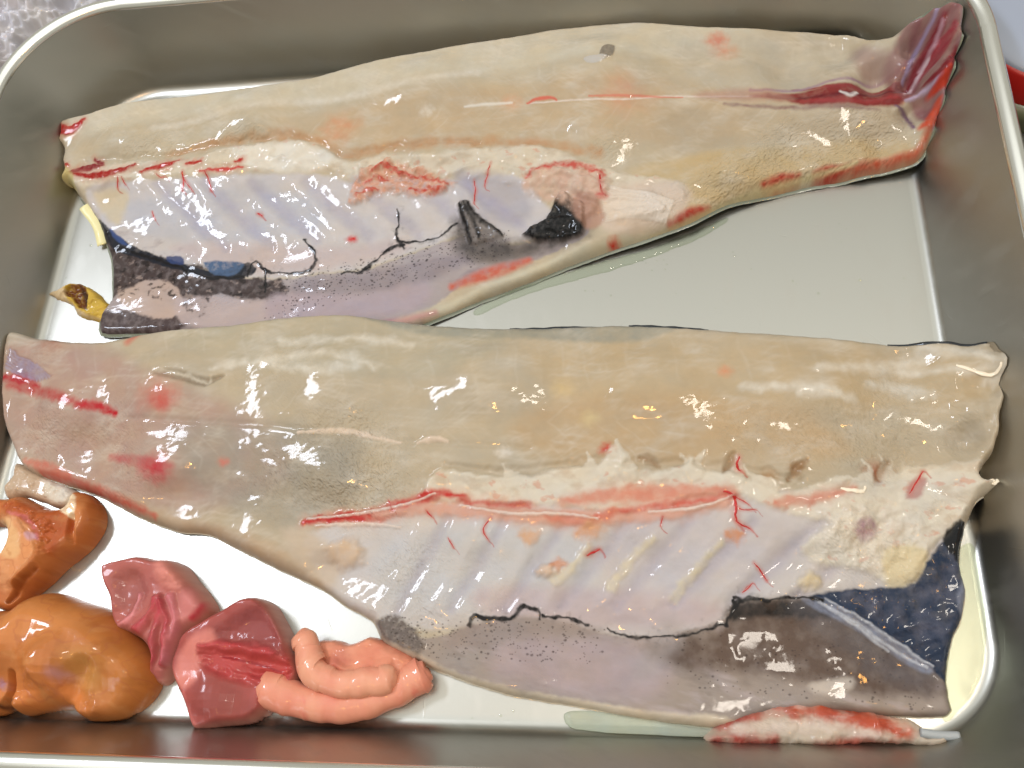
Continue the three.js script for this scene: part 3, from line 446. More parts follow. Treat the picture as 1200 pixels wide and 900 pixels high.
  const lump = S.area([[0.32, -11.5], [1.57, -11.94], [3.28, -11.72], [4.64, -11.43], [4.33, -10.06], [3.68, -9.23], [2.44, -10.05], [1.02, -10.56]], 0.25, 0.35, 1.5); S.tint(lump, '#dbb7a2', 0.8, 0.7, 2).piece(lump, 'swollen_tissue'); S.raise(lump, 0.1); roughen(S, lump, 0.16, 1.8); S.tint(S.line([[0.5, -11.74], [2, -12.12], [3.71, -11.89], [4.47, -11.37]], 0.2, 0.2, 0.3, 2), '#cb5c50', 0.8, 0.9, 3); S.tint(S.spot(...[[4.33, -10.35]][0], 0.3), '#c9403f', 0.8);
  S.tint(S.area([[3.07, -10.52], [4.12, -10.23], [4.44, -9.01], [3.68, -8.63], [2.95, -9.3]], 0.15), '#b98f7c', 0.8);
  // blood on the cut: large vessels, then fine ones laid on top
  for (const [p, w, c] of [[[[-25.23, -13.66], [-24.36, -13.79], [-23.07, -13.83], [-23.52, -14.26]], 0.22, '#8b2028'], [[[-24.77, -13.55], [-23.37, -13.21], [-22.27, -13.23], [-20.93, -13.62]], 0.2, '#a8241f'], [[[-20.64, -13.22], [-19.62, -13.45], [-18.43, -13.78]], 0.13, '#b81e16'], [[[-17.99, -13.53], [-17.07, -13.56]], 0.13, '#b81e16'], [[[-17.16, -13.03], [-15.98, -13.03], [-14.68, -13.03]], 0.1, '#cf4a44'], [[[-27.68, -17.32], [-25.61, -16.28], [-24.67, -16.92]], 0.3, '#b3221c'], [[[-25.49, -14.31], [-25.24, -14.16]], 0.12, '#b3221c'], [[[-15.12, -13.42], [-14.77, -13.54]], 0.12, '#b81e16']]) {
    S.tint(S.line(p, w * 1.6, 0.3, 0.2, 2), '#d08a78', 0.5, 0.8, 2); const m = S.line(p, w, 0.08, 0.1, 3); S.tint(m, c, 0.95, 0.35, 4).piece(m, 'blood_vessel'); S.raise(m, 0.04);
  }
  S.tint(S.line([[-27.84, -19.08], [-25.76, -19.55], [-23.67, -19.94], [-19.94, -20.27]], 0.16, 0.08), '#b4564c', 0.8);
  S.tint(S.area([[-27.88, -17.46], [-26.06, -15.8], [-27.13, -16.18], [-27.54, -16.51]], 0.1), '#d8bd5a', 0.8); S.tint(S.area([[-27.32, -15.23], [-25.18, -13.93], [-24.57, -12.74], [-26.13, -13.84]], 0.15), '#cfc07c', 0.8);
  glitter(S, [[...[[15.99, -12.65]][0], 2.6, 0.8], [...[[13.33, -12.16]][0], 2.0, 0.8], [...[[17.01, -13]][0], 1.4, 0.9], [...[[10.36, -10.57]][0], 1.8, 0.7], [...[[7.03, -9.74]][0], 1.6, 0.5], [...[[-20.01, -14.55]][0], 1.8, 0.55], [...[[-15.14, -14.77]][0], 1.5, 0.5], [...[[-16.17, -10.61]][0], 2.5, 0.1], [...[[-6.42, -10.61]][0], 2.5, 0.08], [...[[-6.01, -11.96]][0], 1.2, 0.5], [...[[-22.64, -15.94]][0], 1.2, 0.35], [...[[5, -12.8]][0], 1.2, 0.5], [...[[-15.82, -5.77]][0], 1.2, 0.5], [...[[2.01, -8.75]][0], 0.9, 0.5], [...[[20.24, -16.19]][0], 1.5, 0.35], [...[[0.6, -18.97]][0], 2, 0.18]]);
  for (const [p, c] of [[[[4.3, -18.1], [4.57, -18.58], [5.09, -18.52], [5, -17.95], [4.56, -17.82]], '#8a7f70'], [[[3.51, -17.88], [4.22, -18.01], [4.74, -17.85], [4.21, -17.55], [3.69, -17.6]], '#c9c4be']]) { const m = S.area(p, 0.04, 0.05); S.tint(m, c, 0.9, 0.3, 5).piece(m, 'scale_flake'); S.raise(m, 0.05); }
  const edges = [[[-23.35, -11.18], [-23.29, -10.86], [-22.23, -9.96], [-22.78, -9.86]], [[-13.97, -7.11], [-13.78, -7.8], [-13.42, -7.79], [-12.99, -7.28], [-11.66, -7.1], [-10.63, -7.11]], [[-13.09, -7.38], [-12.91, -6.69], [-12.91, -6.09]], [[-11.05, -8.92], [-10.55, -8.33], [-10.3, -7.65], [-10.63, -7.2]], [[-8.85, -6.87], [-7.74, -6.91], [-7.12, -7.47], [-6.47, -8.15], [-5.78, -8.32]], [[-6.13, -10.29], [-6.02, -9.56], [-6.14, -8.77], [-5.67, -8.12]], [[-5.87, -8.51], [-4.55, -8.56], [-3.67, -8.87], [-3.06, -9.37]], [[-2.88, -10.36], [-2.5, -9.25], [-2.21, -8.22]], [[-17.43, -7.48], [-15.76, -6.93], [-14.2, -7.03]], [[-21.54, -9.16], [-19.68, -8.43], [-17.49, -7.58]]];
  for (const p of edges) { S.tint(S.mul(S.line(p, 0.34, 0.3, 0.25, 2), (x, z) => clamp(-0.1 + 1.3 * fbm(x * 3, z * 3, 4))), '#3a3337', 0.6); const m = S.line(p, (t) => 0.02 + 0.085 * clamp(0.5 + noise(t * 4, p[0][0])), 0.05, 0.16, 1.6); S.tint(m, '#1b181b', 0.95, 0.35, 3); S.raise(m, 0.02); S.piece(m, 'membrane_edge', 0.6); }
  const vessels = [[[[-18.14, -13.07], [-18.06, -12.66], [-18.08, -12.1]], 0.05], [[[-18.13, -12.77], [-17.79, -12.35], [-17.46, -11.95]], 0.03], [[[-16.8, -12.97], [-16.61, -12.5], [-16.43, -11.93]], 0.04], [[[-21.83, -12.91], [-21.93, -12.49]], 0.04], [[[-21.61, -12.92], [-21.45, -12.61]], 0.025], [[[-19.66, -13.08], [-19.45, -12.89], [-19.14, -12.9]], 0.02], [[[-19.77, -10.99], [-19.53, -10.5]], 0.025], [[[-13.79, -10.62], [-13.52, -10.43]], 0.05], [[[-1.3, -12.56], [-1.48, -11.91], [-1.62, -11.36]], 0.03], [[[-2.15, -11.66], [-2.1, -11.05], [-2.14, -10.37]], 0.035], [[[4.26, -11.39], [4.3, -10.61]], 0.05]];
  for (const [p, r] of vessels) { S.tint(S.line(p, r * 2.2, r * 2.5 + 0.05, 0.06, 3), '#cc8074', 0.55, 0.6, 3); S.tint(S.line([...p.slice(-2), [p[p.length - 1][0] + 0.25, p[p.length - 1][1] + 0.3]], r * 0.7, r, 0.08, 3), '#bb4a40', 0.6, 0.5, 4); }
  S.grain(-0.5);
  const G = thing('fish_fillet', 'raw fillet with red tail end propped up in the far corner of the tray', 'fish fillet', 'two raw fillets of one fish');
  S.build(G, S.material({}), { body: 'muscle' });
  S.under('skin', G, skinMat, 0.12, (d, x, z) => 0.02 + 0.16 * smooth(0, 0.25, d));
  const line = (name, p, r, m, lift, flat) => lay(S, name, G, p, r, m, lift, flat);
  for (const [p, r] of vessels) line('small_vessel', p, r * 0.9, bloodMat, -r * 0.35, 0.45);
  const flap = [[-24.06, -11.74], [-23.23, -10.72], [-22.86, -9.63]]; part('membrane_strip', tube(flap.map(([x, z], i) => [x, 0.9 - i * 0.33, z]), 0.28, 10, 0.3), wetMat(0xd6cf9c), G);
  // curled yellow scrap with a brown hollow at the near end of the belly
  const Y = new Slab({ outline: [[-25.4, -6.76], [-24.59, -7.09], [-23.85, -7.27], [-23.01, -7.02], [-22.18, -6.37], [-21.58, -5.84], [-21.34, -5.22], [-20.51, -4.89], [-21.64, -4.84], [-22.45, -5.07], [-23.3, -5.4], [-23.84, -6.03], [-24.61, -6.37]], cell: 0.02, step: 2, warp: 0.1, warpFreq: 2.2, thick: [[-25.38, -6.82, 0.25, 0.2], [-23.73, -7.11, 0.55, 0.3], [-22.31, -6.28, 0.6, 0.3], [-23.11, -5.55, 0.4, 0.3], [-21.58, -5.19, 0.3, 0.2]], ground: '#d9b64e' });
  Y.tint(Y.area([[-25.48, -6.82], [-24.44, -7.04], [-23.92, -6.09], [-22.55, -5.22], [-21.05, -4.92], [-23.35, -5.36]], 0.1), '#e0c9a4', 0.9);
  const hole = Y.area([[-24.24, -6.62], [-23.7, -7.21], [-23.01, -6.77], [-22.74, -5.63], [-23.25, -5.76], [-23.77, -6.29]], 0.1, 0.1, 3); Y.tint(hole, '#6d3a10', 0.95, 0.8, 4); Y.raise(hole, -0.3); roughen(Y, Y.all(), 0.14, 2); Y.tint(Y.line([[-23.45, -6.99], [-23.01, -6.36], [-22.72, -5.53]], 0.12, 0.06), '#40220c', 0.9); Y.wet(Y.all(), 0.4); Y.grain();
  const scrap = part('torn_scrap', new THREE.BufferGeometry(), bloodMat, G, 'curled yellow scrap with a brown hollow'); G.remove(scrap);
  const sub = new THREE.Group(); Y.build(sub, Y.material({}), { body: 'torn_scrap' }); for (const m of [...sub.children]) { m.userData.label = 'curled yellow scrap with a brown hollow'; G.add(m); }
}

// ---------------------------------------------------------------- the lower fillet, belly towards the near side
{
  const outline = [[-26.08, -3.9], [-24.69, -3.71], [-22.36, -3.29], [-20.62, -3.23], [-19.37, -3.37], [-17.01, -3.67], [-13.79, -3.88], [-11.28, -4.16], [-8.26, -4.23], [-6.22, -3.92], [-3.59, -3.46], [0.1, -3.1], [4.75, -3.11], [7.98, -2.77], [10.5, -2.46], [14.73, -1.98], [17.49, -1.68], [19.93, -1.51], [20.68, -1.38], [21.08, -1.3], [21.25, -0.89], [21.16, 0.05], [20.79, 1.5], [20.47, 2.8], [20.25, 3.54], [19.85, 3.98], [19.8, 4.43], [20.48, 4.51], [20.33, 4.8], [19.64, 5.24], [19.34, 5.86], [19.08, 6.41], [18.66, 7.86], [18.73, 8.87], [18.43, 10], [18.03, 10.75], [17.66, 11.99], [17.58, 12.94], [17.45, 13.59], [15.19, 13.65], [12.66, 13.52], [10.7, 13.7], [9, 14.24], [7.38, 14.19], [5.53, 13.98], [3.31, 13.61], [0.57, 13.24], [-1.79, 12.62], [-3.75, 11.89], [-5.03, 11.31], [-5.44, 10.69], [-5.8, 10.24], [-7, 9.67], [-8.09, 8.98], [-10.48, 7.98], [-12.75, 6.97], [-13.92, 6.45], [-15.4, 6.33], [-17.59, 5.59], [-19.67, 4.62], [-21.1, 4.18], [-23.17, 3.55], [-23.99, 3.09], [-24.69, 2.05], [-25.27, 0.76], [-25.78, -0.82], [-26.04, -2.2]];
  const S = new Slab({
    outline, warp: 0.04, warpFreq: 1.6, ground: '#c4b59a', seam: 3, grey: 0.15,
    thick: [[-25.91, -3.5, 1.2, 0.4], [-25.03, 0.06, 1.1, 0.4], [-23.63, 3.18, 0.7, 0.3], [-22.46, -2.91, 1.7, 0.5], [-21.26, 0.14, 2, 0.9], [-20.48, 3.44, 1, 0.5], [-17.07, -3.44, 1.9, 0.5], [-16.53, -0.65, 2.5, 1], [-15.86, 2.86, 1.8, 0.9], [-15.3, 5.74, 0.7, 0.5], [-9.2, -4.1, 1.9, 0.5], [-7.93, -0.43, 2.7, 1], [-7.5, 3.38, 2.1, 1], [-7.93, 6.55, 1.2, 0.7], [-7.66, 8.8, 0.6, 0.4], [-1.53, -3.13, 1.9, 0.5], [-0.59, -0.24, 2.7, 1], [-1.23, 3.06, 2.1, 0.9], [-1.09, 5.8, 1.5, 0.8], [-1.66, 9.13, 0.9, 0.6], [-2.23, 11.57, 0.45, 0.35], [6.06, -2.86, 1.9, 0.5], [6.37, 0.35, 2.7, 1], [5.94, 3.16, 2.2, 0.9], [6.25, 5.46, 1.6, 0.8], [5.47, 8.73, 1, 0.6], [4.75, 11.46, 0.5, 0.4], [4.06, 13.59, 0.35, 0.3], [13.6, -2.17, 1.9, 0.5], [13.35, 0.52, 2.6, 1], [13.07, 3.64, 2.1, 0.9], [12.87, 5.87, 1.7, 0.8], [12.28, 8.68, 1.1, 0.6], [10.75, 11.37, 0.6, 0.4], [10.58, 13.59, 0.4, 0.3], [19.63, -1.55, 1.7, 0.35], [19.25, 1.05, 2.1, 0.4], [21.2, -1.5, 1, 0.25], [20.78, 1.09, 1.1, 0.25], [19.85, 3.73, 1.1, 0.3], [18.64, 5.18, 1.3, 0.5], [16.94, 7.98, 0.9, 0.5], [17.03, 11.9, 0.35, 0.3], [18.07, 8.98, 0.5, 0.3]],
    base: [...[[21.24, -1.5, 2], [21.44, -1, 2.1], [21.32, -0.13, 2.1], [20.98, 1.3, 2], [20.66, 2.62, 1.9], [20.44, 3.36, 1.5], [20.1, 3.75, 0.9], [20.69, -1.04, 1.2], [20.42, 0.91, 1.1], [20.14, 2.42, 1], [19.96, -1.48, 0.3], [19.62, 0.95, 0.25], [19.27, 2.89, 0.2], [20.08, 4.25, 0.6], [20.55, 4.46, 0.8]], ...[[-26.18, -3.27, 0.5], [-25.26, 0.05, 0.5], [-23.97, 2.75, 0.3], [-23.2, -0.36, 0.1], [-23.93, -3.2, 0.1], [-19.81, 0.62, 0], [-7.69, 1.72, 0], [4.09, 1.94, 0], [14.96, 2.14, 0], [18.51, 1.43, 0], [17.34, -0.19, 0], [16.84, 3.69, 0], [18.53, 5.89, 0], [14.18, 9.35, 0], [4.07, 11.14, 0], [16.94, 12.53, 0]]],
  });
  const T = S.top;
  S.tint(S.all((x, z) => 0.5 + 0.6 * fbm(x * 0.25 + 31, z * 0.5, 4)), '#b5a285', 0.4);
  S.tint(S.all((x, z) => clamp(0.3 + 0.9 * fbm(x * 0.7 + 19, z * 1.1, 4))), '#c6b89f', 0.5);
  S.tint(S.area([[-17.89, -4.24], [-8.85, -4.9], [-0.09, -3.71], [-1.21, -0.97], [-6.75, -0.33], [-14.15, -1.58]], 0.5), '#bcb196', 0.6, 0.5, 1);
  S.tint(S.area([[1.06, -1.89], [11.58, -1.5], [20.14, -0.37], [20.25, 1.46], [14.87, 1.65], [4.13, 1.44]], 0.6), '#c6ae88', 0.6, 0.4, 0.8);
  S.tint(S.area([[2.25, 0.98], [11.36, 1.33], [14.71, 3.48], [9.82, 4.01], [4.11, 3.71], [0.39, 2.91]], 0.6), '#c4a67e', 0.65, 0.4, 0.8);
  S.tint(S.area([[-25.78, -3.16], [-20.8, -2.68], [-16.87, -0.64], [-11.68, 1.41], [-9.72, 4.25], [-15.67, 5.56], [-21.97, 3.53], [-25.21, 1.88]], 0.7), '#b8948a', 0.7, 0.4, 0.8);
  S.tint(S.area([[-15.87, 1.73], [-11.66, 1.61], [-6.59, 2.79], [-7.31, 5.72], [-11.22, 6.11], [-14.46, 4.43]], 0.7), '#a39a8a', 0.655, 0.4, 0.8);
  S.tint(S.area([[-20.87, 4.19], [-15.67, 5.56], [-9.92, 7.24], [-7.99, 8.97], [-14.13, 6.59], [-19.6, 4.93]], 0.3), '#c4a98c', 0.7, 0.4, 1);
  S.tint(S.line([[-18.92, -2.77], [-17.45, -4.37], [-14.71, -4.66], [-12.44, -4.82]], 0.32, 0.25), '#cf6f60', 0.75, 0.6, 1.2);
  S.tint(S.area([[-7.49, -4.65], [-0.1, -3.8], [4.04, -3.77], [8.04, -3.27], [6.43, -1.94], [0.26, -2.12], [-5.47, -2.93]], 0.15), '#97988a', 0.6, 0.5, 2);
  segmentsOf(S, S.area([[-24.78, -2.76], [-8.11, -3.56], [7.93, -1.87], [20.25, -0.82], [19.74, 3.52], [11.2, 4.06], [0.41, 3.66], [-7.28, 5.03], [-15.67, 5.56], [-23.11, 3.02]], 0.4), [-24, 1.5, 18, 2.2], -1.1, 1.0, '#e2d8c7', 0.17, 0.008);
  fibres(S, S.all(), 0.06, '#e9dfcf', 0.3); fibres(S, S.all(), -0.5, '#e6dcc9', 0.16, 0.5, 4.5); fibres(S, S.all(), -0.42, '#a08e74', 0.1, 0.4, 4); fibres(S, S.all(), -0.8, '#e6dccc', 0.2, 0.9, 1.6);
  S.raise(S.all((x, z) => fbm(x * 0.9 + 14, z * 1.3, 3)), 0.045);
  // torn hollow and pale streaks in the loin
  const pit = S.area([[-16.89, -0.77], [-16.06, -0.97], [-14.98, -0.72], [-14.38, -0.58], [-13.52, -0.7], [-14.33, -0.16], [-15.33, -0.36]], 0.1, 0.08); S.tint(pit, '#86745f', 0.6, 0.5, 2); S.raise(pit, -0.14);
  S.tint(S.line([[-16.93, -0.99], [-15.24, -0.68], [-14.25, -0.31], [-14.16, -0.68]], 0.08, 0.1, 0.12), '#e3d7bf', 0.6, 0.6, 3);
  for (const p of [[[-14.06, -1.13], [-11.19, -1.54], [-7.67, -1.42], [-6.02, -0.79]], [[-12.03, -1.4], [-9.25, -0.75], [-6.79, -0.84]], [[10.35, 0.7], [12.43, 0.75], [14.53, 1.16]], [[12.76, 1.12], [13.83, 0.89], [14.89, 1.23]], [[13.55, -0.08], [16.16, -0.28], [18.01, -0.71]], [[17.26, -0.14], [18.82, -0.06], [20.4, 0.17]], [[15.68, 0.51], [18.08, 0.95]], [[18.03, -1.14], [19.94, -0.8], [20.58, -0.28]], [[-10.93, -2.47], [-7.02, -2.36], [-4.57, -2.01]], [[20.24, 0.6], [20.71, 0.4], [21.29, -0.66]]]) { const m = S.line(p, 0.16, 0.3, 0.3, 1.2); S.tint(m, '#eae2d2', 0.5, 0.9, 2); S.raise(m, 0.03); }
  const seam = [[-18.13, 1.25], [-11.65, 1.69], [-8.65, 2.16], [-6.65, 2.18], [-5.05, 2.59], [-3.46, 2.75], [-1.88, 2.9], [1.14, 3.09]]; S.raise(S.line(seam, 0.1, 0.16), -0.07);
  for (const p of [[[-9.47, 2.21], [-7.47, 2.15], [-5.84, 2.49], [-4.66, 2.73]], [[-3.87, 2.75], [-3.07, 2.61], [-2.48, 2.78]]]) { const m = S.line(p, 0.13, 0.08, 0.08); S.tint(m, '#e8d3be', 0.9, 0.4, 3); S.raise(m, 0.1); }
  // bruises and blood at the tail end
  for (const [p, w, c, k] of [[[[-25.52, -1.22], [-24.56, -1.13], [-23.55, -0.74]], 0.34, '#b8343a', 0.9], [[[-25.1, -0.74], [-23.11, -0.3], [-20.65, 0.53], [-19.61, 0.67]], 0.26, '#bd4a46', 0.8], [[[-20.85, 0.58], [-20.04, 0.51], [-18.9, 0.94]], 0.2, '#c2262e', 0.9], [[[-22.68, 3.63], [-20.68, 4.13], [-18.19, 5.04], [-16.49, 5.71]], 0.25, '#cd5a4c', 0.75], [[[-23.56, 3.02], [-22.52, 3.4], [-21.03, 3.79]], 0.3, '#d2705c', 0.7], [[[-19, 2.94], [-17.34, 3.34], [-15.54, 3.61]], 0.25, '#c05a5a', 0.6]]) S.tint(S.line(p, w, 0.2, 0.12), c, k, 0.6, 2);
  for (const [p, r, c, k] of [[[[-16.37, 3.72]], 0.65, '#c42a3a', 0.85], [[[-16.27, 0.55]], 0.55, '#cf4440', 0.8], [[[-16.5, 0.23]], 0.9, '#cf7a68', 0.6], [[[-13.11, 3.39]], 0.25, '#d87868', 0.8], [[[-23.27, -3.05]], 0.7, '#a8705c', 0.6], [[[9.68, -0.11]], 0.3, '#dd9a74', 0.7], [[[4.56, 3.21]], 0.32, '#c43324', 0.9], [[[2.62, 0.38]], 0.5, '#d9c090', 0.7], [[[3.76, 1.8]], 0.4, '#d8c494', 0.7], [[[11.17, 4.59]], 0.4, '#a8743c', 0.6], [[[12.38, 4.21]], 0.35, '#8a5c2c', 0.7], [[[15.7, 4.31]], 0.6, '#b06a4c', 0.8], [[[0.03, 3.3]], 0.3, '#efe6da', 0.8]]) S.tint(S.spot(p[0][0], p[0][1], r), c, k, 0.6, 2);
  for (let i = 0; i < 12; i++) { const p = [[-25.48, -2.77], [-22.72, -1.12], [-25.52, -1.67], [-23.85, -1.03]], s = i / 11, m = S.line([[mix(p[0][0], p[2][0], s), mix(p[0][1], p[2][1], s)], [mix(p[1][0], p[3][0], s), mix(p[1][1], p[3][1], s)]], 0.06, 0.1, 0.18, 1.5); S.tint(m, i % 2 ? '#a9a6cf' : '#8f6468', 0.45, 0.8, 3); S.raise(m, 0.03); }
  // ribs under clear skin, below the white seam
  const ribs = S.area([[-8.79, 6.68], [-6.08, 5.98], [-2.59, 5.46], [1.15, 4.93], [4.83, 4.63], [8.4, 4.6], [11.15, 5.11], [13.85, 5.3], [16.77, 4.4], [18.95, 4.57], [18.93, 5.83], [17.81, 7.19], [16.8, 8.57], [15.62, 9.22], [12.94, 9.36], [9.92, 9.51], [9.21, 10.24], [7.14, 10.93], [5.42, 10.92], [3.67, 10.6], [1.19, 10.12], [-1.16, 10.59], [-3.91, 10.63], [-5.94, 10.13], [-7.74, 9], [-8.53, 7.77]], 0.2, 0.15);
  S.tint(ribs, '#d3cbc7', 0.95, 0.25, 0.8).assign(ribs, 'rib_lining');
  S.tint(S.area([[-5.61, 7.6], [-2.54, 6.57], [1.9, 6.57], [4.07, 7.25], [3.33, 9.33], [-0.98, 9.91], [-5.06, 9.78]], 0.5), '#cccbcc', 0.7, 0.5, 0.8); S.tint(S.area([[5.52, 6.26], [9.73, 5.96], [12.4, 6.68], [10.95, 8.98], [6.15, 9.33], [4.06, 7.94]], 0.5), '#c9c1c5', 0.7, 0.5, 0.7); S.tint(S.area([[-1.01, 9.03], [4.05, 8.98], [8.9, 9.49], [8.18, 10.5], [4.02, 10.49], [-0.25, 10.25]], 0.4), '#c9b4b6', 0.8);
  S.tint(S.area([[-9.99, 6.49], [-8.39, 6.68], [-7.2, 7.92], [-7.74, 9], [-9.1, 7.96]], 0.3), '#d2bda4', 0.8);
  for (let i = 0; i < 8; i++) {
    const p = [[-3.33, 5.84], [14.81, 6.13], [-5.41, 9.97], [10.93, 9.47]], s = i / 7, a = [mix(p[0][0], p[1][0], s), mix(p[0][1], p[1][1], s)], b = [mix(p[2][0], p[3][0], s), mix(p[2][1], p[3][1], s)];
    const m = S.mul(S.line([a, [(a[0] + b[0]) / 2 + 0.15, (a[1] + b[1]) / 2 + 0.1], b], () => 0.15, 0.3, 0.25, 0.7), (x, z) => clamp(0.5 + 0.9 * fbm(x * 0.7, z * 0.7 + i, 3))); S.raise(m, 0.09); S.tint(m, '#d6cbc4', 0.35, 0.6, 2);
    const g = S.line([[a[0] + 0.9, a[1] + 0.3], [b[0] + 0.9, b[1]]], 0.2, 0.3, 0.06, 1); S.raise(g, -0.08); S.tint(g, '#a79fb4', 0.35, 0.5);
  }
  for (const p of [[[9.16, 7.18], [8.2, 8.2], [7.2, 9.32]], [[6.39, 7.04], [5.49, 7.77], [4.62, 8.92]], [[3.71, 7.27], [2.98, 8.14], [2.26, 8.66]]]) { const m = S.line(p, (t) => 0.13 + 0.1 * t, 0.14, 0.16, 2); S.tint(m, '#dccfb4', 0.8, 0.7, 3).piece(m, 'rib', 0.6); S.raise(m, 0.07); }
  // the white seam of torn tissue and the red band beneath it
  const fat = S.area([[-3.38, 4.54], [-2.61, 4.09], [-1.27, 4.26], [0.41, 4.39], [1.71, 4.21], [2.45, 3.95], [3.74, 3.99], [4.3, 3.72], [4.86, 3], [5.4, 3.59], [5.28, 4.12], [7, 4.21], [7.71, 3.98], [8.08, 3.63], [8.35, 4.1], [9.8, 4.41], [10.49, 4.64], [11.65, 5.22], [12.86, 5.01], [14.03, 5.13], [14.75, 4.75], [15.64, 4.85], [16.83, 3.96], [18.4, 3.99], [20.02, 3.82], [20.3, 4.74], [19.32, 5.47], [18.54, 6.35], [17.25, 7.55], [16.64, 8.57], [15.65, 8.89], [15.04, 8.3], [13.04, 7.95], [12.4, 7.29], [13.58, 6.51], [12.26, 6.17], [10.44, 5.45], [9.07, 5.25], [7.67, 5.4], [5.53, 5.9], [3.73, 5.8], [1.9, 5.57], [0.04, 5.47], [-1.84, 5.46], [-3.36, 5.27]], 0.14, 0.16, 2);
  S.tint(fat, '#e4dac6', 0.92, 0.3, 2).assign(fat, 'fat_band'); S.raise(fat, 0.08); roughen(S, fat, 0.12, 0.8); S.tint(S.mul({ ...fat, a: fat.a.slice() }, (x, z) => smooth(0.0, 0.5, fbm(x * 0.9 + 11, z * 1.6, 5))), '#cdb79c', 0.6); S.tint(S.mul({ ...fat, a: fat.a.slice() }, (x, z) => smooth(0.25, 0.5, fbm(x * 1.4 + 71, z * 2, 4))), '#d9a08a', 0.6);
  S.raise(S.line([[-2.61, 3.83], [0.41, 4.1], [3.75, 3.69], [6.29, 3.8], [9.82, 4.12], [12.53, 4.78]], 0.1, 0.2, 0.3, 1.2), -0.12);
  for (const p of [[[5.39, 4.24], [5.22, 3.58], [4.93, 2.85]], [[3.75, 4.17], [3.81, 3.66], [3.67, 3.32]], [[8.13, 4.27], [7.99, 3.99], [7.66, 3.59]], [[8.13, 4.27], [8.36, 3.8], [8.66, 3.38]], [[9.79, 4.52], [10.04, 3.97], [9.91, 3.62]], [[13.15, 5.27], [14.06, 4.68], [14.66, 4.58]], [[16.06, 4.38], [15.97, 3.88], [15.78, 3.54]], [[0.42, 4.42], [0.17, 4.07], [0.04, 3.86]], [[11.15, 5.02], [10.5, 4.42], [10.25, 4.03]], [[14.88, 4.96], [15.34, 4.24], [15.09, 3.83]]]) { const m = S.line(p, (t) => 0.42 * (1 - t) ** 1.3 + 0.02, 0.08, 0.14, 2.5); S.tint(m, '#e0d5c0', 0.85, 0.5, 3); S.raise(m, 0.03); }
  for (const p of [[[12.04, 4.64], [12.38, 4.21], [12.75, 3.85]], [[15.6, 4.57], [15.85, 4.19], [16.12, 3.79]], [[9.45, 4.3], [9.69, 3.83], [9.78, 3.47]], [[6.65, 3.96], [6.29, 3.72], [5.94, 3.65]]]) { const m = S.line(p, 0.16, 0.16, 0.15, 2); S.tint(m, '#8f6a42', 0.55, 0.6, 3); S.raise(m, -0.12); }
  const torn = S.mul(S.area([[13.1, 6.02], [14.82, 5.66], [16.54, 5.9], [17.47, 6.89], [16.79, 8.27], [15.02, 8.26], [13.2, 7.81]], 0.3), (x, z) => 0.5 + 0.9 * fbm(x * 1.6, z * 1.6, 4)); S.raise(torn, 0.24); S.tint(torn, '#ece2d4', 0.6);
  S.tint(S.area([[15.56, 7.45], [17.06, 7.27], [17.15, 8.25], [16.29, 8.9], [15.64, 8.75]], 0.15), '#e3d2a8', 0.9); S.tint(S.area([[14.37, 6.57], [15.1, 6.18], [15.45, 6.77], [14.72, 7.15]], 0.15), '#b896a0', 0.7, 0.8, 3); S.tint(S.area([[16.86, 4.65], [17.55, 4.47], [17.29, 5.2], [16.66, 5.38]], 0.12), '#b9827c', 0.8);
  for (const [p, w, c, k, h] of [[[[-9, 6.18], [-7.29, 5.95], [-5.68, 5.92], [-4.13, 5.44], [-2.58, 5.05], [-1.63, 5.3]], 0.26, '#c83a34', 0.92, 0.08], [[[-8.28, 6.02], [-7.29, 5.95], [-6.28, 6.05]], 0.2, '#c41c20', 0.9, 0.05], [[[-5.68, 5.92], [-3.34, 5.69], [-1.06, 5.84], [1.91, 6.08], [4.81, 6.1], [7.3, 6], [9.4, 5.6]], 0.3, '#dba894', 0.85, 0.14], [[[-1.82, 5.41], [-0.33, 5.48], [1.16, 5.6]], 0.12, '#c96a5a', 0.85, 0.02], [[[2.65, 5.46], [4.82, 5.19], [6.97, 5.14], [9.41, 5.12]], 0.34, '#d9927c', 0.8, 0.02], [[[4.09, 6.08], [6.24, 5.72], [8.71, 5.45], [9.76, 5.23]], 0.12, '#d2604e', 0.7, 0.02], [[[1.91, 6.08], [3.72, 6.29], [4.81, 5.9]], 0.16, '#d87a60', 0.6, 0.02], [[[11.44, 5.61], [12.79, 5.52], [14.52, 5.06]], 0.18, '#d58a74', 0.7, 0]]) { S.tint(S.line(p, w * 1.4, 0.35, 0.25, 1.5), '#d9a18c', 0.45, 0.8, 2); const m = S.line(p, w, 0.16, 0.2, 1.6); S.tint(m, c, k, 0.6, 2); S.raise(m, h * 0.7); if (h > 0.07) S.piece(m, 'blood_vessel', 0.6); }
  for (const p of [[[-1.82, 5.56], [0.44, 5.95], [2.64, 5.95], [4.09, 6.18]], [[6.24, 5.94], [8.35, 5.76], [9.76, 5.28]], [[-8.85, 6.03], [-6.47, 5.84], [-4.49, 5.53], [-2.93, 5.09]], [[-8.43, 6.33], [-6.07, 6.28], [-4.48, 6.46]]]) { const m = S.line(p, 0.07, 0.05, 0.05); S.tint(m, '#efdccf', 0.8, 0.4, 4); S.raise(m, 0.1); }
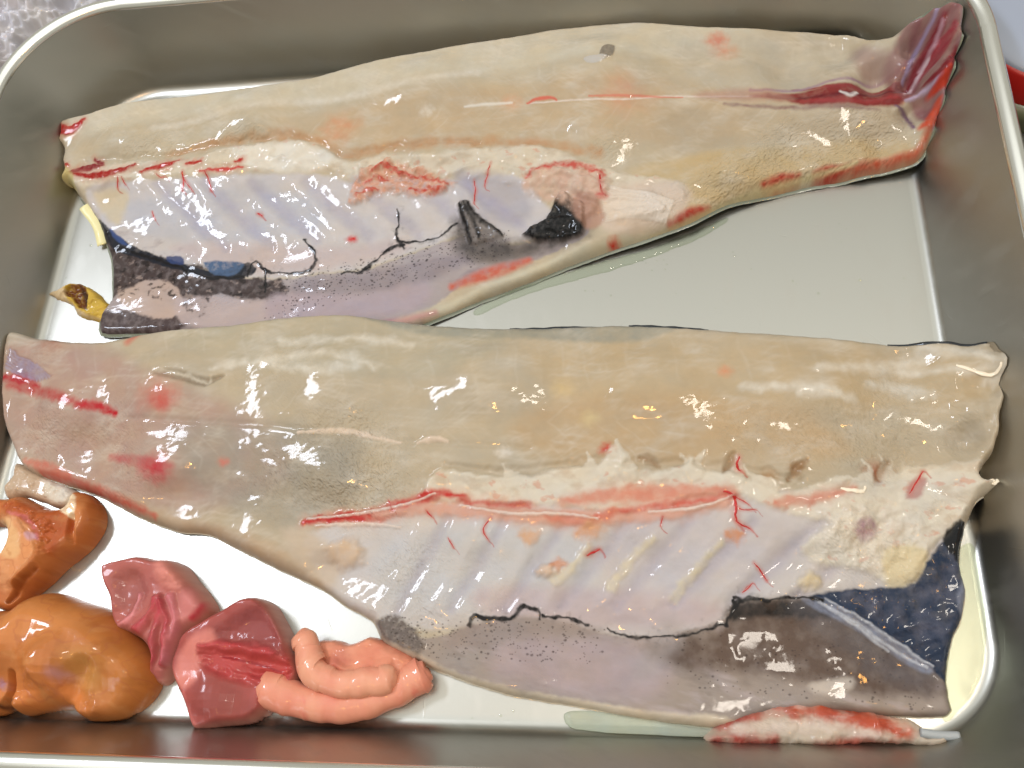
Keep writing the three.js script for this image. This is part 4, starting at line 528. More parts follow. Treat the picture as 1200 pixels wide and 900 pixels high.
  for (const [p, r, c, h] of [[[[-6.99, 7.51]], 0.85, '#dcbfa0', 0.3], [[[1.9, 8.32]], 0.42, '#e0c0a4', 0.25], [[[2.44, 8.04]], 0.4, '#d89a78', 0.1], [[[12.67, 8.67]], 0.5, '#e2cfa6', 0.25], [[[9.76, 6.89]], 0.45, '#d9966c', 0.05], [[[3.72, 6.64]], 0.6, '#d9a27c', 0.06], [[[1.18, 6.87]], 0.5, '#d9ac88', 0.06]]) { const m = S.spot(p[0][0], p[0][1], r, r * 0.4); S.tint(m, c, 0.85, 0.4, 3); S.raise(m, h); if (h > 0.2) S.piece(m, 'fat_lump'); }
  // lining of the belly: brown and speckled, with a dark blue sheet of membrane at the right
  const belly = S.area([[-5.47, 10.38], [-4.27, 10.64], [-3.17, 11.06], [-1.35, 10.56], [1.19, 10.19], [3.67, 10.6], [6.11, 10.92], [9.21, 10.18], [9.66, 9.5], [12.94, 9.36], [15.62, 9.29], [18.04, 12.03], [17.65, 13.78], [12.68, 13.63], [9.35, 14.03], [5.54, 13.79], [3.31, 13.48], [0.58, 13.15], [-1.77, 12.53], [-4.35, 11.71], [-5.31, 11.09]], 0.08, 0.1, 2);
  S.tint(belly, '#a99a90', 0.97).assign(belly, 'belly_lining');
  { const q = S.mul({ ...belly, a: belly.a.slice() }, (x, z) => clamp(-0.05 + 1.6 * fbm(x * 0.45 + 3, z * 1.6 - x * 0.3, 5))); S.tint(q, '#7f6f66', 0.75); const r = S.mul({ ...belly, a: belly.a.slice() }, (x, z) => clamp(-0.1 + 1.5 * fbm(x * 0.5 + 83, z * 1.5 - x * 0.3, 5))); S.tint(r, '#cdbcc0', 0.7); }
  S.tint(S.area([[0.49, 10.92], [6.11, 11.15], [6.74, 12.97], [4, 13.34], [-0.19, 12.46]], 0.6), '#bba7ad', 0.7, 0.4, 1); S.tint(S.area([[9.41, 9.7], [10.93, 9.42], [12.93, 9.49], [14.53, 10.24], [17.01, 11.93], [17.19, 12.88], [13.95, 12.83], [10.77, 12.25], [6.77, 11.99], [6.11, 11.05], [8.85, 10.65]], 0.35, 0.2), '#6a574c', 0.92, 0.55, 1.5);
  S.tint(S.area([[9.59, 9.57], [11.6, 9.44], [12.93, 9.49], [13.72, 10], [11.89, 10.09], [10.24, 10.02], [9.48, 10.31]], 0.15, 0.15, 2), '#2c2521', 0.92, 0.5, 2); S.tint(S.area([[6.83, 10], [7.49, 10.83], [6.42, 12.32], [5.39, 12.33]], 0.4), '#b5a8a4', 0.6); S.tint(S.area([[12.38, 12.54], [14, 12.35], [13.62, 12.9], [12.5, 12.92]], 0.15), '#d8cabc', 0.8);
  S.tint(S.area([[-1.72, 10.59], [0.47, 10.13], [3.67, 10.4], [4.02, 10.73], [1.2, 10.91], [-0.96, 11.44], [-2.43, 11.38]], 0.25), '#a2918a', 0.7, 0.5, 2);
  const grey = S.area([[-5.3, 10.4], [-4.59, 10.19], [-3.84, 10.66], [-3.3, 11.34], [-3.58, 11.75], [-4.5, 11.58], [-5.03, 11.15]], 0.12, 0.14, 2); S.tint(grey, '#776b64', 0.9, 0.9, 6); S.raise(grey, 0.1);
  for (let i = 0; i < 520; i++) { const p = [[-4.97, 11.01], [4.02, 11.17], [6.78, 11.66], [16.94, 12.41]], q = i % 3, [a, b] = q < 2 ? [p[0], p[1]] : [p[2], p[3]], s = rnd(), x = mix(a[0], b[0], s) + (rnd() - 0.5), z = mix(a[1], b[1], s) + (rnd() - 0.5) * (q < 2 ? 1.6 : 2.2), r = 0.02 + rnd() * rnd() * 0.045; S.tint(S.spot(x, z, r, r * 0.7, 0.01), '#3a2a26', 0.75); }
  const edge = S.area([[-5.35, 11.02], [-3.67, 11.66], [-1.65, 12.47], [0.88, 13.03], [3.66, 13.41], [6.05, 13.76], [9.02, 13.88], [9.03, 14.36], [5.35, 14.13], [0.47, 13.39], [-2.07, 12.71], [-3.95, 11.99]], 0.12); S.tint(edge, '#dccdb4', 0.95, 0.3, 1.5).assign(edge, 'belly_edge'); S.raise(edge, 0.06);
  S.tint(S.area([[11.95, 9.29], [15.64, 8.9], [17.15, 8.25], [18.52, 6.52], [18.5, 9.18], [17.43, 12.4], [15.32, 12.46], [12.85, 10.6]], 0.5, 0.3), '#6a6468', 0.5, 0.6, 1.5);
  const blue = S.area([[12.61, 9.29], [13.8, 9], [15.32, 8.89], [16.62, 8.71], [17.17, 7.92], [17.81, 7.19], [18.95, 6.19], [18.86, 7.71], [18.86, 8.83], [18.43, 10.26], [17.74, 12.36], [16.88, 11.71], [15.49, 10.78], [13.9, 9.8]], 0.08, 0.1, 2); S.tint(blue, '#2b3850', 0.97, 0.3, 2).assign(blue, 'blue_membrane'); S.raise(blue, 0.05); roughen(S, blue, 0.08, 1.6); S.wet(blue, 0.3);
  S.tint(S.mul(S.area([[13.77, 9.13], [16.27, 8.92], [18.08, 7.54], [18.41, 8.87], [17.57, 10.82], [16.15, 10.52]], 0.3), (x, z) => clamp(0.4 + fbm(x * 1.5, z * 1.5, 4))), '#66687a', 0.75, 0.9, 1.5); S.tint(S.area([[18.01, 6.81], [18.66, 6.2], [19.17, 6.42], [18.61, 7.79], [18.06, 7.2]], 0.08, 0.1, 3), '#121110', 0.95);
  const band = S.area([[12.28, 9.29], [13.09, 9.36], [14.52, 10.18], [16.11, 11.16], [17.07, 11.9], [16.68, 12.03], [15.13, 11.05], [13.54, 10.14], [12.42, 9.57]], 0.08, 0.06); S.tint(band, '#8f96aa', 0.6, 0.9, 2); S.raise(band, 0.04); S.assign(band, 'membrane_fold'); for (const p of [[[12.66, 9.37], [13.87, 10], [15.46, 11.05], [16.88, 11.9]], [[13.2, 9.36], [14.52, 10.12], [16.05, 11.09], [17.06, 11.84]], [[12.92, 9.5], [14.18, 10.32], [15.45, 11.24]]]) { const m = S.line(p, 0.06, 0.06, 0.12, 1.5); S.tint(m, '#c6c9d2', 0.8, 0.7, 3); S.raise(m, 0.05); }
  S.tint(S.area([[18.87, 8], [18.99, 8.77], [18.49, 10.26], [18.26, 9.21]], 0.1), '#8f93a4', 0.8);
  glitter(S, [[...[[-22.14, 1.54]][0], 1.8, 0.6], [...[[-19.11, 1.93]][0], 1.8, 0.5], [...[[-23.76, -2.14]][0], 1.0, 0.4], [...[[-17.73, 4.1]][0], 1.5, 0.5], [...[[-7.29, 3.59]][0], 2.6, 0.9], [...[[-6.47, 4.71]][0], 2.2, 0.9], [...[[-10.15, 4.24]][0], 2.0, 0.7], [...[[-6.66, 1.98]][0], 1.2, 0.8], [...[[16.95, 1.97]][0], 2.6, 0.5], [...[[12.68, 2.78]][0], 2.2, 0.5], [...[[10.26, 2.39]][0], 1.2, 0.5], [...[[15.06, 3.46]][0], 1.8, 0.5], [...[[-4.03, 7.98]][0], 1.6, 0.7], [...[[-1, 9.38]][0], 2.6, 0.25], [...[[-3.97, 9.4]][0], 1.6, 0.6], [...[[4.07, 7.25]][0], 2.0, 0.15], [...[[8.28, 7.67]][0], 2.2, 0.12], [...[[14.73, 7.29]][0], 2.0, 0.5], [...[[16.53, 9.87]][0], 1.8, 0.45], [...[[14.17, 10.58]][0], 2.0, 0.4], [...[[1.92, 12.07]][0], 2.0, 0.2], [...[[11.8, 11.58]][0], 2.0, 0.3], [...[[-10.64, -1.01]][0], 2.0, 0.35], [...[[17.89, 5.87]][0], 1.2, 0.4]]);
  const edges = [[[-1.35, 10.56], [-1.12, 10.15], [-0.43, 10.28], [0.4, 10.2], [0.97, 9.78], [1.55, 9.92], [1.62, 10.25]], [[1.76, 10.11], [2.61, 10.16], [3.6, 10.4]], [[4.44, 10.59], [5.77, 10.92], [7.49, 10.8], [9.07, 10.38]], [[9.2, 10.44], [9.65, 9.63], [10.13, 9.37], [10.93, 9.45]], [[10.93, 9.42], [12.28, 9.29], [13.08, 9.44]], [[9.59, 9.5], [9.73, 9.3], [9.86, 9.43]]];
  for (const p of edges) { S.tint(S.mul(S.line(p, 0.34, 0.3, 0.25, 2), (x, z) => clamp(-0.1 + 1.3 * fbm(x * 3, z * 3, 4))), '#453a36', 0.6); const m = S.line(p, (t) => 0.02 + 0.085 * clamp(0.5 + noise(t * 4, p[0][0])), 0.05, 0.16, 1.6); S.tint(m, '#1e1918', 0.95, 0.35, 3); S.raise(m, 0.02); S.piece(m, 'membrane_edge', 0.6); }
  const vessels = [[[[9.34, 5.15], [9.68, 5.23], [9.82, 5.61], [9.79, 6.1], [9.85, 6.37]], 0.075], [[[9.62, 5.22], [9.96, 5.41], [10.36, 5.69]], 0.03], [[[9.74, 5.68], [10.15, 5.89], [10.63, 5.86]], 0.02], [[[9.78, 6.31], [10.12, 6.49], [10.39, 6.63]], 0.04], [[[10.05, 3.66], [9.96, 4.04], [10.1, 4.25]], 0.06], [[[-0.48, 6.09], [-0.8, 6.6], [-0.58, 7.02]], 0.03], [[[-3.31, 5.78], [-3.1, 6.05]], 0.04], [[[3.63, 7.62], [4.13, 7.38]], 0.06], [[[6.83, 6.14], [6.72, 6.51]], 0.025], [[[10.46, 7.98], [10.73, 8.29], [10.91, 8.64]], 0.035], [[[9.95, 9.1], [10.37, 8.77]], 0.03], [[[16.84, 5.12], [17.24, 4.54], [17.49, 4.18]], 0.04], [[[-5.11, 5.28], [-4.94, 5.62]], 0.02], [[[-2.35, 6.93], [-2.08, 7.35]], 0.02]];
  for (const [p, r] of vessels) { S.tint(S.line(p, r * 2.2, r * 2.5 + 0.05, 0.06, 3), '#cc8074', 0.55, 0.6, 3); S.tint(S.line([...p.slice(-2), [p[p.length - 1][0] + 0.25, p[p.length - 1][1] + 0.3]], r * 0.7, r, 0.08, 3), '#bb4a40', 0.6, 0.5, 4); }
  S.grain(0.7);
  for (const p of [[[-0.06, -3.1], [1.35, -3.05], [2.94, -3.08], [4.59, -3.16]], [[5.49, -2.99], [7.6, -2.78], [9.12, -2.6]], [[16.4, -1.76], [18.5, -1.56], [20.23, -1.42], [21.2, -1.47]]]) S.tint(S.line(p, 0.12, 0.1, 0.05), '#23272b', 0.95);
  S.tint(S.line([[-6.09, -3.82], [-3.13, -3.35], [0.14, -3.05], [4.9, -3.01], [7.98, -2.73]], 0.3, 0.3, 0.1), '#7f8078', 0.5, 0.5);
  const G = thing('fish_fillet', 'raw fillet with dark blue membrane, nearest the front wall of the tray', 'fish fillet', 'two raw fillets of one fish');
  S.build(G, S.material({}), { body: 'muscle' });
  S.under('skin', G, paleSkin, 0.05, (d) => 0.02 + 0.16 * smooth(0, 0.25, d));
  const line = (name, p, r, m, lift, flat) => lay(S, name, G, p, r, m, lift, flat);
  for (const [p, r] of vessels) line('small_vessel', p, r * 0.9, bloodMat, -r * 0.35, 0.45);
  for (const p of [[[14.04, 5.03], [14.79, 5.17], [15.02, 4.96]], [[19.15, -0.16], [20.4, 0.35], [20.77, -0.03]], [[20.06, 4.29], [20.07, 4.76], [20.69, 4.36]]]) line('torn_fibre', p, 0.09, fatMat, 0.0, 0.5);
  // blood-red base of the fin, its stub of bone, and the clear fin lying on the steel
  const F = new Slab({ outline: [[8.18, 14.73], [8.54, 14.16], [9.41, 13.77], [10.83, 13.35], [12.28, 13.26], [13.86, 13.41], [15.39, 13.68], [16.35, 13.9], [16.55, 14.26], [17.14, 14.36], [16.91, 14.7], [14.96, 14.7], [12.46, 14.8], [10.23, 14.92], [8.79, 14.9]], base: [[8.79, 14.9, 0.5], [10.23, 14.92, 0.5], [12.46, 14.8, 0.5], [14.96, 14.7, 0.5], [16.91, 14.7, 0.5], [16.58, 14.02, 0.1], [13.85, 13.47, 0], [10.66, 13.42, 0], [8.54, 14.16, 0], [12.22, 14.01, 0.1], [15.35, 14.05, 0.15]], cell: 0.022, step: 2, warp: 0.16, warpFreq: 1.6, thick: [[8.31, 14.73, 0.35, 0.3], [10.63, 13.86, 0.42, 0.35], [12.52, 14.12, 0.5, 0.4], [15.02, 14.21, 0.4, 0.3], [16.8, 14.61, 0.3, 0.3]], ground: '#d5c4b0' });
  const FT = F.top;
  for (const [p, w, c] of [[[[8.71, 14.18], [9.52, 13.93], [10.18, 13.85]], 0.4, '#b9564a'], [[[8.65, 14.77], [9.61, 14.81], [10.74, 14.72]], 0.4, '#b9574c'], [[[11.67, 13.5], [13.28, 13.58], [14.8, 13.92], [15.76, 14.32]], 0.5, '#cf6040'], [[[12.29, 13.67], [13.9, 13.81], [15.4, 14.21]], 0.26, '#c25a44'], [[[12.51, 14.9], [14.13, 14.73], [15.36, 14.76]], 0.26, '#c46a5a'], [[[10.04, 13.72], [11.04, 13.5], [11.64, 13.75]], 0.25, '#c9705c']]) { const m = F.line(p, w, 0.28, 0.25, 1.8); F.tint(m, c, 0.85, 0.9, 1.3); F.raise(m, 0.05); } F.tint(F.all((x, z) => smooth(0.05, 0.5, fbm(x * 0.8 + 3, z * 2, 5))), '#e0c6b8', 0.5); F.tint(F.line([[9.32, 14.38], [11.29, 14.14], [13.5, 14.21], [15, 14.48]], 0.2, 0.25, 0.2), '#e6d6c8', 0.7, 0.7, 2);
  roughen(F, F.all(), 0.16, 1.1); F.wet(F.all(), 0.25); F.grain(0.1);
  const sub = new THREE.Group(); F.build(sub, F.material({}), { body: 'fin_base' }); for (const m of [...sub.children]) { m.userData.label = 'blood-red and white base of the cut fin'; G.add(m); }
  part('bone_stub', tube([[16.27, 14.26], [16.87, 14.34], [17.66, 14.35]].map(([x, z]) => [x, 0.6, z]), 0.17, 10), wetMat(0x9fa3a4), G);
  for (const p of [[[0.02, -2.9], [1.35, -2.85], [2.93, -2.89], [4.59, -2.96]], [[5.56, -2.79], [7.6, -2.59], [9.11, -2.41]], [[16.74, -1.52], [18.49, -1.38], [20.21, -1.24], [20.91, -1.26]]]) lay(S, 'skin_edge', G, p, 0.1, wetMat(0x20252a), -0.02, 0.7);
  const fp = [[2.62, 13.89], [3.65, 13.73], [5.36, 13.89], [7.38, 14.09], [8.9, 14.18], [8.74, 14.69], [6.69, 14.81], [4.33, 14.75], [3.04, 14.59]], fin = new Slab({ outline: fp, cell: 0.025, step: 2, thick: [[2.62, 14.02, 0.08, 0.1], [5.36, 14.27, 0.16, 0.15], [8.36, 14.51, 0.22, 0.2]], ground: '#e2e8dc', warp: 0.03 });
  for (let i = 0; i < 9; i++) { const p = [[8.91, 14.12], [2.79, 13.82], [8.88, 14.69], [3.14, 14.72]], s = i / 8, m = fin.line([[mix(p[0][0], p[2][0], s), mix(p[0][1], p[2][1], s)], [mix(p[1][0], p[3][0], s), mix(p[1][1], p[3][1], s)]], () => 0.04, 0.05, 0.03); fin.raise(m, 0.07); fin.tint(m, '#dfe2d4', 0.6); }
  fin.grain(0.1);
  const sub2 = new THREE.Group(); fin.build(sub2, fin.material({ transmission: 0.7, roughness: 0.35, clearcoat: 1 }), { body: 'fin' }); for (const m of [...sub2.children]) G.add(m);
}
// ---------------------------------------------------------------- offal in the near left corner
function organ(name, label, category, group, o, paint, body, mat = {}) {
  mat = { transmission: 0, ...mat };
  const S = new Slab({ cell: 0.018, step: 2, warp: 0.04, warpFreq: 1.5, ...o });
  paint(S, S.top);
  const G = thing(name, label, category, group);
  S.build(G, S.material({ clearcoatRoughness: 0.09, ...mat }), { body });
  return [S, G];
}
{
  organ('fish_liver', 'torn tan brown liver piece with a crumbly cut top, above the smooth liver', 'fish liver', null, {
    outline: [[-25.76, 5.11], [-24.95, 4.77], [-24.16, 4.74], [-23.55, 4.66], [-22.65, 5.04], [-21.78, 5.34], [-21.01, 5.3], [-20.8, 4.72], [-20.51, 4.47], [-19.98, 4.68], [-19.52, 5.14], [-19.24, 5.64], [-19.24, 6.21], [-19.54, 6.94], [-20.11, 7.58], [-20.67, 8.05], [-21.26, 8.76], [-21.95, 9.39], [-22.31, 9.93], [-22.75, 10.16], [-23.39, 10.02], [-24.37, 9.56], [-24.86, 8.78], [-24.87, 8.15], [-24.18, 7.83], [-23.64, 7.58], [-23.4, 7.18], [-23.55, 6.61], [-24.02, 6.2], [-24.77, 6.03], [-25.55, 6.11], [-25.97, 5.61]],
    thick: [[-24.33, 5.15, 1.2, 0.5], [-22.45, 5.57, 1.7, 0.6], [-21.47, 5.99, 2, 0.7], [-20.27, 5.58, 1.6, 0.7], [-19.69, 6.2, 1.5, 0.6], [-21.59, 7.2, 1.9, 0.5], [-22.14, 8.4, 1.7, 0.4], [-22.63, 9.76, 1, 0.4], [-24.06, 9.19, 1.2, 0.5], [-25.27, 5.77, 1.2, 0.4]], ground: '#b06a3c',
  }, (S, T) => {
    S.tint(S.all((x, z) => clamp(0.4 + 0.8 * fbm(x * 1.2, z * 1.2, 4))), '#a95c2a', 0.7);
    S.tint(S.area([[-24.23, 5.11], [-22.5, 5.25], [-20.49, 5.76], [-19.97, 6.54], [-20.29, 7.06], [-20.7, 7.72], [-21.16, 7.02], [-21.91, 6.31], [-23.28, 5.9]], 0.15, 0.15), '#a04c22', 0.9, 0.4, 3);
    S.tint(S.area([[-24.14, 5.97], [-22.52, 6.1], [-21.64, 6.71], [-21.22, 7.42], [-21.48, 8.02], [-22.31, 8.9], [-23.09, 9.21]], 0.15), '#c98a5c', 0.9, 0.3, 2); S.tint(S.area([[-24.09, 6.02], [-22.97, 6.17], [-22.09, 7.41], [-22.56, 7.96], [-24.33, 6.97]], 0.15), '#d2a978', 0.7);
    S.tint(S.area([[-20.05, 5.75], [-20.21, 4.83], [-20.02, 4.75], [-19.69, 5.48], [-19.74, 6.15], [-20.05, 7]], 0.1), '#bd7846', 0.85); S.tint(S.area([[-21.64, 5.07], [-21.49, 4.45], [-20.2, 4.95], [-20.01, 5.98], [-20.34, 5.91]], 0.06, 0.08, 3), '#e2d0b0', 0.9);
    S.raise(S.line([[-20.1, 5.91], [-20.05, 6.54], [-19.98, 7.05]], 0.1, 0.12), -0.3); S.raise(S.line([[-22.52, 6.1], [-21.63, 6.79], [-21.13, 7.49], [-21.46, 8.16], [-22.27, 9.03]], 0.14, 0.2), 0.2); S.raise(S.line([[-21.29, 8.31], [-21.91, 8.97], [-22.63, 9.72]], 0.12, 0.15), -0.25); S.tint(S.line([[-21.32, 8.37], [-22.02, 9.01], [-22.71, 9.77]], 0.14, 0.1), '#7c3d18', 0.8);
    S.tint(S.line([[-23.52, 5.69], [-22.24, 6.04], [-21.55, 6.57], [-21.11, 7.21]], 0.12, 0.08, 0.1), '#c26a6a', 0.6, 0.8, 4); S.tint(S.area([[-22.07, 6.78], [-21.44, 6.83], [-21.19, 7.14], [-21.8, 7.11]], 0.08), '#b58fa0', 0.7); S.tint(S.area([[-21.45, 7.28], [-20.8, 7.25], [-21.21, 7.64], [-21.1, 8.14]], 0.15), '#a5602c', 0.8, 0.6, 5);
    S.raise(S.mul(S.area([[-24.37, 4.98], [-22.31, 5.13], [-20.29, 7.06], [-21.03, 7.83], [-21.8, 6.32]], 0.2), (x, z) => fbm(x * 2.5, z * 2.5, 4)), 0.35);
    S.tint(S.mul(S.all(), (x, z) => smooth(0.1, 0.5, fbm(x * 1.2 + 5, z * 1.6, 5))), '#9c5a2c', 0.45); S.tint(S.mul(S.all(), (x, z) => smooth(0.15, 0.5, fbm(x * 0.9 + 45, z * 1.1, 5))), '#bf8450', 0.4); S.tint(S.mul(S.all(), (x, z) => smooth(0.93, 1, 1 - Math.abs(noise(x * 0.6 + 0.5 * fbm(x, z, 3), z * 0.6 + 9)))), '#a05a3a', 0.35); S.raise(S.all((x, z) => fbm(x * 0.7, z * 0.7, 2)), 0.12); S.wet(S.all(), 0.06); S.grain(0.3, 0.25);
  }, 'liver_lobe');
  organ('fish_liver', 'large smooth glossy orange brown liver in the near left corner of the tray', 'fish liver', null, {
    outline: [[-24.55, 10.72], [-23.45, 10.09], [-22.2, 10], [-21.5, 9.46], [-20.64, 9.22], [-19.38, 9.56], [-17.7, 10.04], [-16.64, 10.81], [-15.75, 11.6], [-15.12, 12.34], [-14.97, 13.12], [-15.23, 13.75], [-15.81, 14.31], [-16.37, 14.64], [-17.04, 14.76], [-17.74, 14.77], [-18.2, 14.51], [-18.49, 14.31], [-19.21, 14.29], [-19.89, 14.41], [-20.49, 14.57], [-20.97, 14.58], [-21.37, 14.31], [-21.65, 14.46], [-22.16, 14.68], [-23.37, 14.71]],
    thick: [[-23, 11.89, 2.8, 1.6], [-21.56, 11.13, 2.9, 1.6], [-19.61, 10.74, 2.6, 1.5], [-19.16, 12.54, 3.1, 1.6], [-17.42, 11.44, 2.6, 1.4], [-15.62, 12.48, 2, 1.2], [-16.79, 14.24, 1.5, 0.7], [-19.96, 14.14, 1.5, 0.7], [-18.08, 13.75, 1.9, 0.9], [-21.54, 14.18, 1.3, 0.5], [-15.17, 13.69, 1.4, 0.8]], ground: '#b06c3a', warp: 0.02, profile: 0.6,
  }, (S, T) => {
    S.tint(S.all((x, z) => clamp(0.5 + 0.7 * fbm(x * 0.45, z * 0.45, 3))), '#a8622e', 0.6);
    S.tint(S.area([[-18.16, 10.44], [-16.62, 10.98], [-15.19, 12.78], [-15.93, 14.18], [-17.16, 13.59], [-17.8, 11.96]], 0.8), '#ad6c34', 0.7); S.tint(S.area([[-22.23, 10.48], [-20.24, 9.64], [-17.91, 10.39], [-19, 11.47], [-21.23, 11.7]], 0.6), '#c07c44', 0.7); S.tint(S.area([[-18.15, 11.98], [-17.07, 12.27], [-16.95, 13.25], [-17.59, 13.61], [-18.22, 12.97]], 0.6), '#b08a4c', 0.4, 0.5); S.tint(S.area([[-21.53, 13], [-18.66, 13.03], [-17.47, 14.27], [-19.83, 14.4], [-21.92, 14.49]], 0.4), '#c4763e', 0.7);
    S.raise(S.line([[-17.59, 12.62], [-17.98, 13.49], [-17.57, 14.14]], 0.3, 0.45), -0.4); S.raise(S.line([[-20.93, 12.99], [-21.18, 13.82], [-21.61, 14.37]], 0.1, 0.2), -0.7); S.raise(S.spot(...[[-17.58, 14.38]][0], 0.5, 0.5, 0.05), 0.35); S.raise(S.spot(...[[-20.78, 14.19]][0], 0.5, 0.5, 0.05), 0.3);
    S.raise(S.line([[-20.37, 13.32], [-18.89, 13.52], [-18.12, 13.26]], 0.3, 0.5), 0.15); S.raise(S.line([[-19.88, 13.04], [-19.47, 12.04], [-18.87, 11.58]], 0.2, 0.5), 0.12);
    S.tint(S.line([[-21.74, 14.19], [-21.67, 14.3], [-20.88, 14.01]], 0.14, 0.12), '#4a2a1c', 0.85); S.tint(S.spot(...[[-18.49, 13.01]][0], 0.35), '#b58a9a', 0.5); S.tint(S.spot(...[[-21.57, 13.38]][0], 0.25), '#9a7a98', 0.7);
    S.tint(S.mul(S.all(), (x, z) => smooth(0.1, 0.5, fbm(x * 1.2 + 5, z * 1.6, 5))), '#9c5a2c', 0.45); S.tint(S.mul(S.all(), (x, z) => smooth(0.15, 0.5, fbm(x * 0.9 + 45, z * 1.1, 5))), '#bf8450', 0.4); S.tint(S.mul(S.all(), (x, z) => smooth(0.93, 1, 1 - Math.abs(noise(x * 0.6 + 0.5 * fbm(x, z, 3), z * 0.6 + 9)))), '#a05a3a', 0.35); S.raise(S.all((x, z) => fbm(x * 0.4, z * 0.4, 2)), 0.15); S.grain(0.3, 0.12);
  }, 'liver_lobe', { roughness: 0.42, clearcoat: 0.5 });
  const fold = (S, p, w, c, h, k = 0.85) => { const m = S.line(p, (t) => w * (0.4 + 1.2 * Math.sin(Math.PI * clamp(t)) * clamp(0.7 + noise(t * 3 + w * 50, p[0][0]))), 0.2, 0.22, 1.1); S.tint(m, c, k * 0.8, 0.7, 2); S.raise(m, h); };
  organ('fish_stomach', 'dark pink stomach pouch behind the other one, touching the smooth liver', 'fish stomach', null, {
    outline: [[-18.26, 8.18], [-17.89, 7.94], [-17.14, 7.74], [-16.58, 7.62], [-15.85, 7.74], [-15.1, 7.78], [-14.55, 8.09], [-14.04, 8.62], [-13.46, 9.15], [-12.9, 9.86], [-13.05, 10.34], [-13.42, 10.71], [-13.81, 11.01], [-14.03, 11.74], [-14.23, 12.53], [-14.63, 13.1], [-15.1, 13.11], [-15.41, 12.76], [-15.41, 11.98], [-15.92, 11.4], [-16.55, 11.08], [-17.16, 10.91], [-17.52, 10.39], [-17.72, 9.64], [-18.1, 8.88]],
    thick: [[-17.71, 8.45, 1.7, 0.3], [-16.56, 7.98, 1.8, 0.4], [-14.88, 8.17, 1.9, 0.5], [-13.43, 9.49, 1.6, 0.6], [-16.86, 9.52, 1.6, 0.5], [-15.24, 9.5, 1.7, 0.6], [-14.02, 10.6, 1.4, 0.5], [-17.02, 10.64, 1.2, 0.3], [-15.34, 10.99, 1.5, 0.5], [-14.66, 12.42, 1.1, 0.4], [-14.93, 13.06, 0.6, 0.3]], ground: '#a5605a', warp: 0.02,
  }, (S, T) => {
    S.tint(S.all((x, z) => clamp(0.5 + 0.7 * fbm(x * 0.9, z * 0.9, 3))), '#9c554f', 0.6);
    S.tint(S.area([[-17.39, 8.67], [-16.44, 8.31], [-15.65, 9.27], [-16.05, 10.06], [-16.94, 10.18], [-17.19, 9.48]], 0.3), '#955852', 0.85); S.raise(S.area([[-17.21, 8.82], [-16.33, 8.53], [-15.7, 9.41], [-16.14, 10.05], [-16.84, 10.11]], 0.4), -0.35);
    S.tint(S.area([[-15.45, 8.24], [-15.42, 7.68], [-14.08, 8.74], [-14.17, 9.24], [-14.96, 9.04]], 0.25), '#cf8478', 0.8); S.tint(S.area([[-13.83, 9.19], [-13.04, 9.89], [-13.56, 10.65], [-14.19, 10.53]], 0.3), '#c07874', 0.7);
    S.raise(S.spot(...[[-14.55, 8.6]][0], 0.6), 0.3);
    for (const [p, w] of [[[[-15.17, 9.63], [-15.33, 10.48], [-16.05, 11.09], [-17.26, 10.94]], 0.1], [[[-14.95, 9.56], [-14.91, 10.69], [-15.04, 11.48], [-15.27, 12.74]], 0.12], [[[-14.77, 9.8], [-14.49, 11.04], [-14.63, 12.42]], 0.08]]) fold(S, p, w, '#a83a45', 0.28);
    fold(S, [[-16.03, 9.57], [-16.21, 10.4], [-16.82, 10.81]], 0.1, '#d3888c', 0.2); fold(S, [[-14.43, 9.61], [-14.16, 10.85], [-14.42, 12.24]], 0.14, '#c27078', 0.2); fold(S, [[-13.52, 10.48], [-13.17, 10.05], [-13.15, 9.7]], 0.03, '#b3203a', 0.02);
    S.tint(S.spot(...[[-15.67, 12.68]][0], 0.3), '#d5707a', 0.7); S.raise(S.all((x, z) => fbm(x * 0.9, z * 0.9, 2)), 0.08); { const m = S.all(); for (let k = 0; k < m.a.length; k++) m.a[k] = smooth(0.32, 0.02, S.D[k]); S.tint(m, '#c08c7c', 0.6, 0.5, 2); } S.grain(0.3, 0.1);  // paler rim paints in light passing through the thin edge tissue
  }, 'stomach_wall', { roughness: 0.36, clearcoat: 0.3, clearcoatRoughness: 0.12 });
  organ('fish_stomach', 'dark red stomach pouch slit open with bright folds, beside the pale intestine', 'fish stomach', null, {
    outline: [[-14.18, 12.6], [-14.15, 11.95], [-13.93, 11.19], [-13.57, 10.79], [-13.03, 10.45], [-12.5, 10.11], [-11.81, 9.74], [-11.33, 9.51], [-10.79, 9.43], [-10.37, 9.57], [-10.02, 9.87], [-9.64, 10.37], [-9.25, 10.95], [-8.94, 11.51], [-8.67, 12.11], [-8.55, 12.77], [-8.79, 13.19], [-9.47, 13.2], [-9.72, 13.55], [-9.75, 14.09], [-10.18, 14.51], [-10.71, 14.72], [-11.55, 14.84], [-12.35, 15], [-12.81, 14.98], [-13.13, 14.51], [-13.43, 13.91], [-13.76, 13.36]],
    thick: [[-13.77, 12.58, 1.5, 0.3], [-12.97, 10.96, 1.8, 0.4], [-10.83, 9.69, 1.9, 0.35], [-9.29, 10.91, 1.7, 0.35], [-8.87, 12.66, 1.2, 0.4], [-11.63, 12.01, 1.4, 0.6], [-10.64, 10.92, 1.7, 0.5], [-12.1, 13.76, 1.7, 0.5], [-12.68, 14.78, 1.3, 0.3], [-10.14, 14.22, 1.3, 0.4], [-10.37, 12.69, 1.2, 0.5]], ground: '#9c4e48', warp: 0.02,
  }, (S, T) => {
    S.tint(S.all((x, z) => clamp(0.5 + 0.7 * fbm(x * 0.9 + 7, z * 0.9, 3))), '#8a413d', 0.5);
